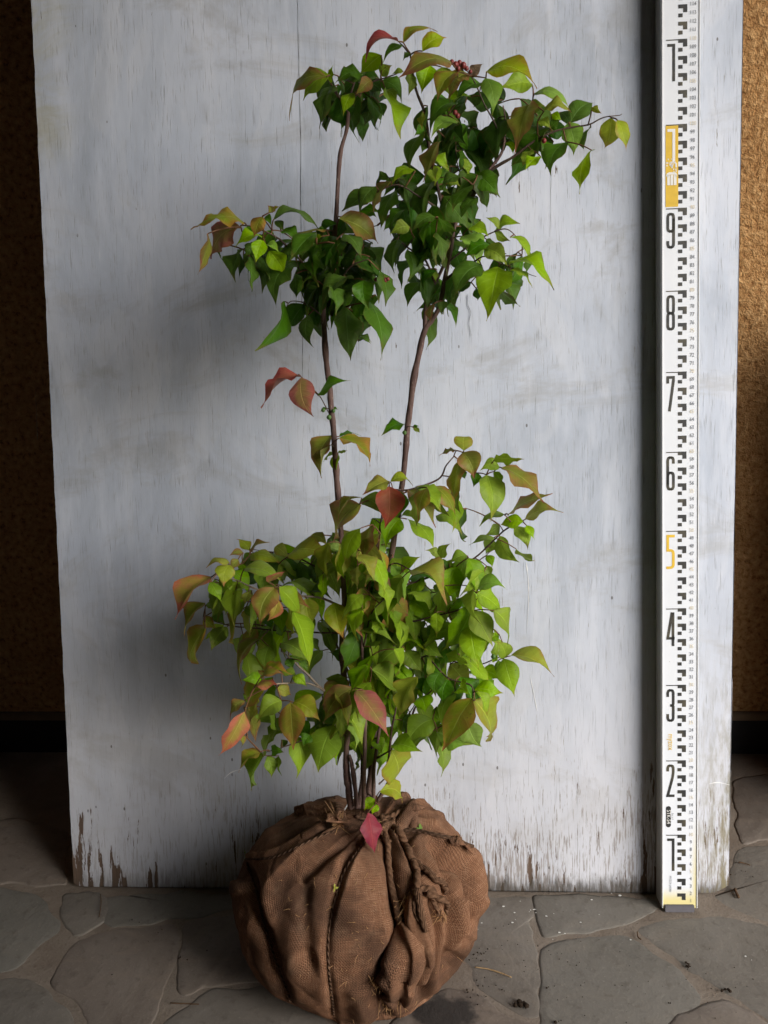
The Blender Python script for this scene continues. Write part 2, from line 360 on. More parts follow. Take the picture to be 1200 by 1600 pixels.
# ================================================================== SETTING
M_BOARD = mat_board(); M_EDGE = mat_edge(); M_STUCCO = mat_stucco(); M_STONE = mat_stone(); M_MORTAR = mat_mortar()
M_BLACK = mat_print()
M_DARKBASE = mat_plain('dark_plinth_paint', (0.018, 0.017, 0.019), 0.75, 0.25, 0.3, 40)
M_LEDGE = mat_plain('plinth_cap_render', (0.16, 0.115, 0.075), 0.9, 0.15, 0.25, 60)
M_SHADE_WALL = mat_plain('added_wall_dark', (0.05, 0.042, 0.036), 0.8, 0.2, 0.2, 12)  # dark so the added walls bounce little light
M_SHADE_ROOF = mat_plain('added_roof_dark', (0.12, 0.11, 0.10), 0.85, 0.2, 0.15, 8)  # dark underside for the added roof, limits fill light
WY = 0.35                                                   # face of the wall

# ground: one mortar sheet that carries the paving stones
gV, gF = [], []
N = 70
for j in range(N + 1):
    for i in range(N + 1):
        x = -3.0 + 6.0 * i / N; y = -3.2 + 4.2 * j / N
        gV.append((x, y, -0.0005 + 0.0007 * noise.noise(Vector((x * 9, y * 9, 0)))))
for j in range(N):
    for i in range(N):
        a = j * (N + 1) + i; gF.append((a, a + 1, a + N + 2, a + N + 1))
ground = tag(mesh('paving', gV, gF, M_MORTAR, smooth=True), kind='structure')

M_YARD = mat_plain('added_yard_gravel', (0.13, 0.12, 0.105), 0.95, 0.1, 0.3, 20)
mesh('added_yard', [(-60, -60, -0.05), (60, -60, -0.05), (60, 60, -0.05), (-60, 60, -0.05)], [(0, 1, 2, 3)], M_YARD)['kind'] = 'structure'  # unseen ground added around the paving, bounces some light up

# crazy paving: outlines followed on the floor, then free stones out of view
TR = [
 [(842,1399),(1022,1404),(1019,1424),(962,1447),(852,1462),(845,1430)],
 [(852,1481),(968,1459),(1000,1474),(1060,1521),(1091,1550),(1085,1571),(1032,1604),(1000,1660),(840,1660),(850,1560)],
 [(994,1455),(1030,1440),(1108,1428),(1160,1440),(1290,1470),(1290,1640),(1200,1592),(1130,1544),(1050,1494)],
 [(700,1404),(832,1402),(836,1432),(822,1440),(838,1500),(842,1570),(838,1590),(784,1568),(748,1540),(724,1494),(690,1440)],
 [(1112,1399),(1142,1384),(1150,1330),(1290,1310),(1290,1440),(1200,1436),(1148,1424)],
 [(1020,1640),(1046,1606),(1094,1574),(1134,1560),(1200,1612),(1270,1680),(1180,1740),(1030,1740)],
 [(845,1680),(990,1680),(1005,1800),(840,1800)],
 [(560,1640),(700,1545),(735,1550),(770,1580),(832,1606),(826,1720),(600,1740)],
 [(-90,1400),(0,1390),(58,1402),(88,1440),(86,1456),(20,1512),(-90,1530)],
 [(100,1398),(160,1397),(166,1420),(150,1448),(118,1462),(104,1440)],
 [(172,1398),(405,1398),(420,1412),(300,1428),(182,1449),(166,1440)],
 [(112,1480),(150,1462),(270,1440),(280,1480),(262,1520),(236,1590),(190,1680),(138,1600),(118,1560),(84,1536)],
 [(292,1440),(420,1424),(470,1440),(470,1530),(360,1530),(318,1540),(296,1556),(278,1540),(286,1490)],
 [(-90,1546),(6,1528),(70,1546),(112,1596),(150,1680),(-90,1700)],
 [(255,1600),(300,1568),(340,1546),(470,1548),(540,1640),(520,1720),(240,1720),(222,1650)],
 [(1150,1220),(1300,1195),(1300,1295),(1156,1316)],
 [(-90,1290),(40,1282),(100,1300),(98,1384),(0,1376),(-90,1384)],
]
def clip(poly, p, n):
    out = []
    for i in range(len(poly)):
        a, b = poly[i], poly[(i + 1) % len(poly)]
        da, db = (a - p).dot(n), (b - p).dot(n)
        if da <= 0: out.append(a)
        if da * db < 0: out.append(a + (b - a) * (da / (da - db)))
    return out
stones = []
for t in TR:
    stones.append([Vector((q.x, q.y)) for q in (atZ(x, y, 0.0) for x, y in t)])
traced = list(stones)
def inside(p, poly):
    c = False
    for i in range(len(poly)):
        a, b = poly[i], poly[i - 1]
        if (a.y > p.y) != (b.y > p.y) and p.x < (b.x - a.x) * (p.y - a.y) / (b.y - a.y) + a.x: c = not c
    return c
hull = [Vector((q.x, q.y)) for q in (atZ(x, y, 0.0) for x, y in ((-95, 1255), (1300, 1190), (1290, 1690), (1000, 1810), (830, 1810), (590, 1745), (-95, 1705)))]
rs = random.Random(3)
seeds = []
for j in range(9):
    for i in range(9):
        seeds.append(Vector((-1.5 + 3.1 * (i + 0.5) / 9 + rs.uniform(-.11, .11), -1.9 + 2.3 * (j + 0.5) / 9 + rs.uniform(-.08, .08))))
for s_ in seeds:
    poly = [Vector(c) for c in ((-1.6, -2.0), (1.7, -2.0), (1.7, WY - 0.01), (-1.6, WY - 0.01))]
    for o_ in seeds:
        if o_ is s_: continue
        d = o_ - s_
        if d.length < 1.2 and poly: poly = clip(poly, (s_ + o_) / 2 - d.normalized() * 0.011, d.normalized())
    if len(poly) < 3: continue
    sub = []
    for i in range(len(poly)):
        for k in range(6): sub.append(poly[i].lerp(poly[(i + 1) % len(poly)], k / 6))
    if any(inside(p, hull) for p in sub): 
        # keep what lies behind the board foot, out of the traced field
        continue
    stones.append(poly)
def stone_mesh(poly, idx):
    # round corners and roughen the outline
    for _ in range(2):
        nx = []
        for i in range(len(poly)):
            a, b = poly[i], poly[(i + 1) % len(poly)]
            cut = min(0.25, 0.007 / max((b - a).length, 1e-4)); nx += [a.lerp(b, cut), a.lerp(b, 1 - cut)]
        poly = nx
    dense = []
    for i in range(len(poly)):
        a, b = poly[i], poly[(i + 1) % len(poly)]; m_ = max(1, int((b - a).length / 0.006))
        dense += [a.lerp(b, k / m_) for k in range(m_)]
    poly = dense; c = sum(poly, Vector((0, 0))) / len(poly)
    tx, ty = random.uniform(-.003, .003), random.uniform(-.003, .003); dz = random.uniform(-.0003, .0006)
    pts = []
    for p in poly:
        nn = noise.noise_vector(Vector((p.x * 30, p.y * 30, idx * 3.1)))
        n2 = noise.noise_vector(Vector((p.x * 95, p.y * 95, idx * 1.7))); pts.append(p + Vector((nn.x, nn.y)) * 0.0065 + Vector((n2.x, n2.y)) * 0.0022)
    V, Fs = [], []; n = len(pts)
    for (s_, z) in ((-0.0060, -0.012), (-0.0060, -0.0008), (-0.0020, -0.0002), (0.006, 0.0003)):
        for p in pts:
            d = c - p; q = p + d.normalized() * s_
            V.append((q.x, q.y, z + dz + ((q.x - c.x) * tx + (q.y - c.y) * ty if z > -0.01 else 0)))
    for r in range(3):
        for i in range(n):
            a, b = r * n + i, r * n + (i + 1) % n
            Fs.append((a, b, b + n, a + n))
    V.append((c.x, c.y, 0.0004 + dz)); 
    for i in range(n): Fs.append((3 * n + i, 3 * n + (i + 1) % n, 4 * n))
    o = mesh('paving_stone', V, Fs, M_STONE, ground, smooth=True); return o
for i, p in enumerate(stones):
    area = sum(p[k].x * p[(k + 1) % len(p)].y - p[(k + 1) % len(p)].x * p[k].y for k in range(len(p)))
    if area < 0: p = p[::-1]
    stone_mesh(p, i)

# rear wall: stucco above a dark plinth with a rendered cap
wall = empty('stucco_wall', (0, WY, 0))
tag(wall, 'ochre rough stucco wall with a dark plinth behind the white board', 'wall')
bm = bmesh.new(); box_bm(bm, -3, 3, 0, 0.2, 0.082, 2.59); bm_obj('render_coat', bm, M_STUCCO, wall)
bm = bmesh.new(); box_bm(bm, -3, 3, -0.006, 0.19, 0.066, 0.0815, 0.002); bm_obj('plinth_cap', bm, M_LEDGE, wall)
bm = bmesh.new(); box_bm(bm, -3, 3, -0.002, 0.18, -0.01, 0.0655); bm_obj('plinth', bm, M_DARKBASE, wall)

# unseen, added to block light: roof overhead, wall on the left
bm = bmesh.new(); box_bm(bm, -3, 3, -1.75, 0.55, 2.6, 2.72)
tag(bm_obj('added_shade_roof', bm, M_SHADE_ROOF), kind='structure')
bm = bmesh.new(); box_bm(bm, -0.94, -0.75, -1.7, WY - 0.008, -0.01, 2.595)
tag(bm_obj('added_shade_left_wall', bm, M_SHADE_WALL), kind='structure')
bm = bmesh.new(); box_bm(bm, -0.94, 1.34, -1.9, -1.703, -0.01, 2.595)
tag(bm_obj('added_shade_front_wall', bm, M_SHADE_WALL), kind='structure')  # added unseen wall, dims the light towards the left of the board

bm = bmesh.new(); box_bm(bm, 0.73, 0.95, 0.06, WY - 0.008, -0.01, 0.80, 0.004)
tag(bm_obj('added_shade_low_wall', bm, M_STUCCO), kind='structure')  # added unseen block, keeps the foot of the wall at right dark

# ================================================================== BOARD
board = empty('plywood_board', (0, 0, 0.0015), (-LEAN, 0, 0))
tag(board, 'large weathered white painted plywood board leaning on the stucco wall', 'board')
H = 1.83; W0 = 0.4537; TH = 0.012
out = []                                                     # outline, anticlockwise from bottom left
nb = 150
for i in range(nb + 1):
    x = -W0 + 2 * W0 * i / nb
    z = 0.0012 + 0.0016 * noise.noise(Vector((x * 60, 0, 1))) + 0.0010 * noise.noise(Vector((x * 210, 4, 1)))
    if x > W0 - 0.03: z += 0.012 * ((x - W0 + 0.03) / 0.03) ** 2.4
    if x < -W0 + 0.012: z += 0.004 * ((-W0 + 0.012 - x) / 0.012) ** 2
    out.append((x, z))
for i in range(1, 240):
    z = H * i / 240; out.append((W0 + 0.0010 * noise.noise(Vector((z * 30, 7, 0))) + 0.0012 * max(0, noise.noise(Vector((z * 90, 9, 0)))), z + 0.012 * (1 - i / 240)))
out.append((W0, H)); out.append((-W0, H))
for i in range(239, 0, -1):
    z = H * i / 240; out.append((-W0 - 0.0010 * noise.noise(Vector((z * 40, 2, 0))), z))
bm = bmesh.new()
fr = [bm.verts.new((x, 0, z)) for x, z in out]
f0 = bm.faces.new(fr); me = bpy.data.meshes.new('painted_face')
bmesh.ops.triangulate(bm, faces=[f0]); bm.to_mesh(me); bm.free()
face = link('painted_face', me, M_BOARD, board)
n = len(out)
V = [(x, 0.0004, z) for x, z in out] + [(x, TH, z) for x, z in out]
Fs = [(i, i + n, (i + 1) % n + n, (i + 1) % n) for i in range(n)]
mesh('core', V, Fs + [tuple(range(n, 2 * n))], M_EDGE, board)
# splits in the face veneer and a stray root hair stuck on the paint
M_CRACK = mat_plain('open_split', (0.05, 0.045, 0.042), 0.9, 0.1, 0.2, 300)
def board_xz(px, py):
    nrm = np.array([0, -cos(LEAN), sin(LEAN)]); d = ray(px, py)
    P = CAM + d * (-(nrm @ CAM) / (nrm @ d)); return P[0], P[1] * sin(LEAN) + P[2] * cos(LEAN)
def strip(name, pix, wd, mat, y=-0.0004, thick=0.0005):
    pts = [board_xz(*p) for p in pix]; V, Fs = [], []
    pts = [tuple(q) for q in smooth_path(pts, 8)]
    for i, (x, z) in enumerate(pts):
        a = pts[max(i - 1, 0)]; b = pts[min(i + 1, len(pts) - 1)]
        t = Vector((b[0] - a[0], b[1] - a[1])).normalized(); nn = Vector((-t.y, t.x)) * wd * (0.25 + 0.75 * abs(noise.noise(Vector((x * 70, z * 70, 3)))) * 1.6) * (0.3 + 0.7 * sin(pi * (i + .5) / len(pts)) ** .5)
        V += [(x - nn.x, y, z - nn.y), (x + nn.x, y, z + nn.y), (x, y - thick, z)]
    for i in range(len(pts) - 1):
        k = 3 * i; Fs += [(k, k + 3, k + 5, k + 2), (k + 2, k + 5, k + 4, k + 1)]
    return mesh(name, V, Fs, mat, board)
strip('split', [(465, -10), (466, 60), (468, 140), (470, 230), (470, 300), (471, 380), (472, 470), (473, 560), (472, 640)], 0.00042, M_CRACK, thick=0.0001)
strip('split', [(858, 230), (860, 300), (859, 372)], 0.0003, M_CRACK, thick=0.0001)
strip('split', [(56, 610), (59, 690)], 0.0003, M_CRACK, thick=0.0001)
strip('root_hair', [(731, 462), (731, 478), (735, 490), (733, 508), (737, 527)], 0.00045, M_CRACK, y=-0.0012, thick=0.0006)
M_SCRATCH = mat_plain('fresh_scratch', (0.80, 0.80, 0.80), 0.6, 0.2, 0.05, 80)
for pp in ([(1108, 1226), (1122, 1224), (1140, 1228)], [(828, 1058), (834, 1085), (839, 1112)], [(350, 1218), (362, 1208), (378, 1203)], [(822, 880), (826, 920), (824, 980)]):
    strip('scratch', pp, 0.0009, M_SCRATCH, thick=0.0001)

# ================================================================== LEVELLING STAFF
M_STAFF = None
def mat_staff():
    k = M('white_enamel_staff_face', 0.38, 0.45); co = k.coord(); X, Y, Z = k.xyz(co)
    nz = k.noise(co, 30, 4); fz = k.noise(k.mapping(co, (500, 500, 60)), 1.0, 3)
    col = k.mix(nz, (0.70, 0.735, 0.80), (0.80, 0.83, 0.88))
    yl = k.rng(k.math('ADD', Z, k.math('MULTIPLY', k.math('SUBTRACT', nz, 0.5), 0.012)), 0.012, 0.034, 1.0, 0.0)
    ylr = k.math('MULTIPLY', k.rng(X, 0.036, 0.045), k.rng(Z, 0.02, 0.14, 1.0, 0.0))
    col = k.mix(k.math('MULTIPLY', k.math('MAXIMUM', yl, ylr), 0.75), col, (0.74, 0.62, 0.14))
    sc = k.math('MULTIPLY', k.rng(k.vor(k.mapping(co, (160, 1, 70)), 1.0), 0.04, 0.07, 1.0, 0.0), k.rng(k.noise(co, 25, 2), 0.6, 0.65))
    col = k.mix(sc, col, (0.30, 0.29, 0.27)); k.base(col); return k.m
def mat_alu():
    k = M('worn_aluminium', 0.5, 0.5); co = k.coord(); nz = k.noise(k.mapping(co, (60, 60, 6)), 1.0, 5)
    k.b.inputs['Metallic'].default_value = 0.35; k.base(k.mix(nz, (0.30, 0.29, 0.26), (0.50, 0.49, 0.46))); return k.m
M_STAFF = mat_staff(); M_ALU = mat_alu()
M_YEL = mat_plain('staff_yellow_print', (0.72, 0.47, 0.045), 0.5, 0.3, 0.2, 120)
M_GREYP = mat_plain('staff_grey_print', (0.16, 0.17, 0.19), 0.5, 0.3, 0.2, 120)
M_PALE = mat_plain('staff_faded_print', (0.70, 0.62, 0.46), 0.5, 0.3, 0.1, 120)
M_WHITEP = mat_plain('staff_white_print', (0.80, 0.80, 0.78), 0.5, 0.3, 0.05, 120)
M_CAP = mat_plain('grey_rubber_foot', (0.115, 0.11, 0.125), 0.7, 0.3, 0.15, 200)
SW = 0.0459; SD = 0.0285; SH = 1.33
nrm = Vector((0, -cos(LEAN), sin(LEAN)))
p0 = Vector((0.3562, 0, 0)) + nrm * 0.0306
p0.z = 0.0015                                               # foot on the paving
p0.y = -0.0312
staff = empty('levelling_staff', p0, (-LEAN, -radians(0.57), 0))
tag(staff, 'white aluminium levelling staff with black centimetre checks leaning on the board', 'measuring staff')
bm = bmesh.new()
box_bm(bm, 0, SW, 0.0012, SD, 0.003, SH, 0.0012)            # hollow section
bm_obj('staff_section', bm, M_ALU, staff)
bm = bmesh.new()
box_bm(bm, 0.0014, SW - 0.0014, 0, 0.004, 0.0035, SH - 0.001)
bm_obj('staff_face', bm, M_STAFF, staff)
M_LIP = mat_plain('bright_edge_lip', (0.80, 0.81, 0.82), 0.35, 0.5, 0.05, 40)
for xa in (0.0, SW - 0.0013):
    bm = bmesh.new(); box_bm(bm, xa, xa + 0.0013, -0.0011, 0.006, 0.0035, SH - 0.001, 0.0004); bm_obj('edge_lip', bm, M_LIP, staff)
bm = bmesh.new(); box_bm(bm, 0.0030, SW - 0.0045, -0.0030, SD - 0.002, -0.0012, 0.0085, 0.0007); bm_obj('rubber_foot', bm, M_CAP, staff)

PY = -0.0003
def ZS(z): return z * 1.0042 + 0.0036                        # the zero of the print is the foot of the rubber shoe
def quad(L, x0, x1, z0, z1, y=PY):
    V, Fs = L; b = len(V); V += [(x0, y, ZS(z0)), (x1, y, ZS(z0)), (x1, y, ZS(z1)), (x0, y, ZS(z1))]; Fs.append((b, b + 1, b + 2, b + 3))
def ribbon(L, pts, wd, y=PY, closed=False):
    V, Fs = L; b = len(V); n = len(pts); P = [Vector(p) for p in pts]
    for i in range(n):
        a = P[i - 1] if (i or closed) else None; c = P[(i + 1) % n] if (i < n - 1 or closed) else None
        d1 = (P[i] - a).normalized() if a is not None else None; d2 = (c - P[i]).normalized() if c is not None else None
        d1 = d1 or d2; d2 = d2 or d1; t = (d1 + d2).normalized(); nn = Vector((-t.y, t.x)); s_ = min(1 / max(nn.dot(Vector((-d1.y, d1.x))), 0.3), 2.2)
        for sg in (-1, 1): V.append((P[i].x + nn.x * sg * s_ * wd / 2, y, ZS(P[i].y + nn.y * sg * s_ * wd / 2)))
    for i in range(n if closed else n - 1):
        k, k2 = b + 2 * i, b + 2 * ((i + 1) % n); Fs.append((k, k2, k2 + 1, k + 1))
def rounded(pts, closed=False):
    """pts (x, z, r): fillet each corner"""
    out = []; n = len(pts)
    for i, (x, z, r) in enumerate(pts):
        if r == 0 or (not closed and i in (0, n - 1)): out.append((x, z)); continue
        a = Vector(pts[i - 1][:2]); c = Vector(pts[(i + 1) % n][:2]); p = Vector((x, z))
        u = p + (a - p).normalized() * r; v = p + (c - p).normalized() * r
        for k in range(6):
            t = k / 5; q = u * (1 - t) ** 2 + p * 2 * t * (1 - t) + v * t * t; out.append((q.x, q.y))
    return out
DX0, DX1 = 0.0057, 0.0162; SWD = 0.0034
def digit(L, ch, ztop, hgt=0.044, y=PY):
    x0, x1 = DX0 + SWD / 2, DX1 - SWD / 2; t = ztop - SWD / 2; b = ztop - hgt + SWD / 2; mm = (t + b) / 2; R = 0.0045; hs = SWD / 2
    if ch == '1': ribbon(L, [(x0 - 0.0006, t), (x1, t), (x1, b - hs)], SWD, y)
    elif ch == '2': ribbon(L, rounded([(x0, t - 0.008, 0), (x0, t, R), (x1, t, R), (x1, t - 0.013, 0.006), (x0, b, 0), (x1 + hs, b, 0)]), SWD, y)
    elif ch == '3':
        ribbon(L, rounded([(x0, t - 0.009, 0), (x0, t, R), (x1, t, R), (x1, mm, 0.003), (x0 + 0.003, mm, 0)]), SWD, y)
        ribbon(L, rounded([(x1 - 0.003, mm, 0), (x1, mm - 0.0005, 0.0015), (x1, b, R), (x0, b, R), (x0, b + 0.009, 0)]), SWD, y)
    elif ch == '4': ribbon(L, [(x0 + 0.0055, t + hs), (x0, b + 0.0085), (x1 + hs, b + 0.0085)], SWD, y); ribbon(L, [(x1 - 0.0004, t + hs), (x1 - 0.0004, b - hs)], SWD, y)
    elif ch == '5': ribbon(L, rounded([(x1 + hs, t, 0), (x0, t, 0), (x0, mm + 0.002, 0), (x1, mm + 0.002, R), (x1, b, R), (x0 - hs, b, 0)]), SWD, y)
    elif ch == '6':
        ribbon(L, rounded([(x0, b, R), (x1, b, R), (x1, mm + 0.001, R), (x0, mm + 0.001, R)], True), SWD, y, True)
        ribbon(L, rounded([(x0, b + 0.006, 0), (x0, t, R), (x1, t, R), (x1, t - 0.008, 0)]), SWD, y)
    elif ch == '7': ribbon(L, [(x0, t - 0.0075), (x0, t), (x1, t), (x1, t - 0.004), (x0 + 0.002, b - hs)], SWD, y)
    elif ch == '8':
        ribbon(L, rounded([(x0, b, R), (x1, b, R), (x1, mm, R), (x0, mm, R)], True), SWD, y, True)
        ribbon(L, rounded([(x0, mm - 0.001, R), (x1, mm - 0.001, R), (x1, t, R), (x0, t, R)], True), SWD, y, True)
    elif ch == '9':
        ribbon(L, rounded([(x0, t, R), (x1, t, R), (x1, mm - 0.001, R), (x0, mm - 0.001, R)], True), SWD, y, True)
        ribbon(L, rounded([(x1, t - 0.006, 0), (x1, b, R), (x0, b, R), (x0, b + 0.008, 0)]), SWD, y)
    elif ch == '0': ribbon(L, rounded([(x0, b, R), (x1, b, R), (x1, t, R), (x0, t, R)], True), SWD, y, True)
EX0, EXM, EX1 = 0.0200, 0.0254, 0.0307
chk = ([], [])
for cm in range(2, int(SH * 100) - 2, 2):
    h = cm / 100
    quad(chk, EX0, EX1, h - 0.0045, h); quad(chk, EXM + 0.0003, EX1, h - 0.0091, h - 0.0045)
    if cm > 2: quad(chk, EX0, EXM - 0.0003, h - 0.0148, h - 0.0104)
    if cm % 10 == 0: quad(chk, 0.0052, EX0, h - 0.0014, h - 0.0002)
mesh('centimetre_checks', *chk, M_BLACK, staff)
for d in range(1, 13):
    if d == 10: continue
    L = ([], []); digit(L, str(d % 10 if d > 10 else d), d / 10 - 0.0052)
    mesh('numeral', *L, M_YEL if d == 5 else M_BLACK, staff)
blk = ([], []); quad(blk, 0.0046, EX0, 0.9015, 0.9985); mesh('metre_panel', *blk, M_YEL, staff)
wl = ([], []); digit(wl, '1', 0.9945, 0.040, PY - 0.0003)
for k_ in range(3): quad(wl, 0.0065 + 0.0040 * k_, 0.0065 + 0.0040 * k_ + 0.0033, 0.9275, 0.9395, PY - 0.0003)
ribbon(wl, rounded([(0.0068, 0.938, 0), (0.0074, 0.9415, 0.002), (0.0165, 0.9415, 0.002), (0.0174, 0.938, 0)]), 0.003, PY - 0.0003)
for _ in range(26):                                          # chipped paint between the figures
    cx_, cz_ = random.uniform(0.006, 0.018), random.gauss(0.951, 0.004); s_ = random.uniform(0.0003, 0.0011)
    quad(wl, cx_ - s_, cx_ + s_, cz_ - s_ * 1.4, cz_ + s_ * 1.4, PY - 0.0003)
mesh('metre_mark', *wl, M_WHITEP, staff)
# small lettering
def letters(items, name, mat, parent):
    obs = []
    for (txt, x, z, size, rot) in items:
        c = bpy.data.curves.new('t', 'FONT'); c.body = txt; c.size = size; c.align_x = 'CENTER'; c.align_y = 'CENTER'; c.resolution_u = 2; c.fill_mode = 'FRONT'
        o = bpy.data.objects.new('t', c); COL.objects.link(o); obs.append((o, x, z, rot))
    dg = bpy.context.evaluated_depsgraph_get(); dg.update(); V, Fs = [], []
    for o, x, z, rot in obs:
        me = o.evaluated_get(dg).to_mesh(); b = len(V); sx = 0.82
        for v in me.vertices:
            a, c_ = v.co.x * sx, v.co.y; a, c_ = a * cos(rot) - c_ * sin(rot), a * sin(rot) + c_ * cos(rot)
            V.append((x + a, PY - 0.0004, ZS(z + c_)))
        for p in me.polygons: Fs.append(tuple(b + i for i in p.vertices))
        cu = o.data; bpy.data.objects.remove(o); bpy.data.curves.remove(cu)
    return mesh(name, V, Fs, mat, parent)
NX = 0.0374
tag(letters([(str(c), NX, c / 100, 0.0068, 0) for c in range(1, 130) if c % 5], 'centimetre_figures', M_GREYP, staff), kind='stuff')
tag(letters([(str(c), NX, c / 100, 0.0068, 0) for c in range(5, 130, 5)], 'five_centimetre_figures', M_PALE, staff), kind='stuff')
letters([('myzox', 0.0112, 0.2245, 0.0100, -pi / 2)], 'maker_name', M_YEL, staff)
bd = ([], []); r = 0.0030; cs = []
for (cx_, cz_, a0) in ((0.0115 - r, 0.1385 - r, 0), (0.0052 + r, 0.1385 - r, 90), (0.0052 + r, 0.1100 + r, 180), (0.0115 - r, 0.1100 + r, 270)):
    for k_ in range(6):
        a = radians(a0 + 18 * k_); cs.append((cx_ + r * cos(a), PY, ZS(cz_ + r * sin(a))))
mesh('type_badge', cs, [tuple(range(len(cs)))], M_BLACK, staff)
letters([('STK-54', 0.00835, 0.12425, 0.0076, -pi / 2)], 'type_lettering', M_WHITEP, staff)
letters([('5m x 4', 0.0137, 0.1250, 0.0038, -pi / 2)], 'small_print', M_GREYP, staff)
letters([('MYZOX JAPAN', 0.0108, 0.0330, 0.0040, -pi / 2)], 'small_print', M_GREYP, staff)

# ================================================================== ROOT BALL
M_BURLAP = mat_burlap(); M_BURLAP2 = mat_burlap('burlap_worn', 1.12); M_TWINE = mat_twine()
M_CLOTHROPE = mat_twine('twisted_burlap_cord', (0.085, 0.044, 0.026), (0.23, 0.128, 0.075))
M_FIBRE = mat_plain('loose_jute_fibre', (0.40, 0.23, 0.11), 0.9, 0.1, 0.3, 300)
BC = Vector((-0.0375, -0.122, 0)); RX, RY = 0.1475, 0.124
ball = empty('burlap_root_ball', BC)
tag(ball, 'brown burlap wrapped root ball tied with twine at the foot of the shrub', 'root ball')
prof = smooth_path([(0.0, 0.198), (0.14, 0.199), (0.33, 0.197), (0.55, 0.188), (0.74, 0.172), (0.90, 0.150), (0.985, 0.122), (1.0, 0.094), (0.955, 0.062), (0.865, 0.032), (0.755, 0.011), (0.65, 0.0015), (0.0, 0.0015)], 16)
NA, NPf = 320, len(prof)
BV = np.zeros((NPf * NA, 3)); BUV = np.zeros((NPf * NA, 2)); arc = 0
for j, (r_, z_) in enumerate(prof):
    if j: arc += sqrt(((r_ - prof[j - 1][0]) * 0.14) ** 2 + (z_ - prof[j - 1][1]) ** 2)
    for i in range(NA):
        a = 2 * pi * i / NA
        # a lumpy hand-packed ball, a bit squarer than an ellipse
        k = 1 + 0.035 * noise.noise(Vector((cos(a) * 1.3, sin(a) * 1.3, z_ * 9))) + 0.015 * cos(3 * a + 0.5)
        BV[j * NA + i] = (BC.x + RX * r_ * k * cos(a), BC.y + RY * r_ * k * sin(a), z_)
        BUV[j * NA + i] = ((a / (2 * pi)) * 0.90, arc)
def normals(V):
    G = V.reshape(NPf, NA, 3); du = np.roll(G, -1, 1) - np.roll(G, 1, 1); dv = np.zeros_like(G); dv[1:-1] = G[2:] - G[:-2]; dv[0] = G[1] - G[0]; dv[-1] = G[-1] - G[-2]
    nn = np.cross(dv, du); l = np.linalg.norm(nn, axis=2, keepdims=True); nn = nn / np.maximum(l, 1e-12)
    nn[0] = (0, 0, 1); nn[-1] = (0, 0, -1); return nn.reshape(-1, 3)
BN = normals(BV)
if BN[NA * 60 + 10] @ (BV[NA * 60 + 10] - np.array((BC.x, BC.y, 0.09))) < 0: BN = -BN
BN[:NA] = (0, 0, 1); BN[-NA:] = (0, 0, -1)
TIE = np.array(atY(592, 1288, -0.122)); TIE[2] = 0.199
# pleats running out from the tie all round the ball
rel = BV - TIE; ang = np.arctan2(rel[:, 1], rel[:, 0]); dist = np.sqrt(rel[:, 0] ** 2 + rel[:, 1] ** 2 + (rel[:, 2] * 1.0) ** 2)
pl = np.zeros(len(BV))
rp = random.Random(5)
for k in range(34):
    a0 = rp.uniform(-pi, pi); wdt = rp.uniform(0.035, 0.13); am = rp.uniform(0.0025, 0.0085); reach = rp.uniform(0.07, 0.20)
    tw = a0 + rp.uniform(-2, 2) * (dist - 0.05)
    da = (ang - tw + pi) % (2 * pi) - pi
    pl += am * np.exp(-np.abs(da / wdt) ** 0.95) * np.clip(dist / 0.03, 0, 1) * np.exp(-(dist / reach) ** 2)
disp = pl
lum = np.array([noise.noise(Vector(p) * 16) * 0.0035 + noise.noise(Vector(p) * 45) * 0.0016 for p in BV]); rdg = np.array([max(0, 1 - abs(noise.noise(Vector((p[0] * 13, p[1] * 13, p[2] * 8 + 5)))) * 5) ** 2 for p in BV]); rdg2 = np.array([max(0, 1 - abs(noise.noise(Vector((p[0] * 26 + 3, p[1] * 26, p[2] * 17)))) * 5) ** 2 for p in BV])
disp = disp + lum + rdg * 0.0022 - rdg2 * 0.0012
PX = project(BV)
front = np.clip((np.einsum('ij,ij->i', BN, (CAM - BV)) / np.linalg.norm(CAM - BV, axis=1)) * 3.0 + 0.35, 0, 1)
def seg_dist(P, pts):
    pts = np.array(smooth_path(pts, 5)); best = np.full(len(P), 1e9); sg = np.zeros(len(P)); tt = np.zeros(len(P)); n = len(pts) - 1
    for i in range(n):
        a, b = pts[i], pts[i + 1]; ab = b - a; ap = P - a; t = np.clip((ap @ ab) / (ab @ ab), 0, 1)
        q = ap - t[:, None] * ab; d = np.sqrt((q ** 2).sum(1)); c = ab[0] * ap[:, 1] - ab[1] * ap[:, 0]
        mk = d < best; best[mk] = d[mk]; sg[mk] = np.sign(c[mk]); tt[mk] = (i + t[mk]) / n
    return best, sg, tt
def fade(t): return np.clip(np.minimum(t, 1 - t) * 7 + 0.12, 0, 1)
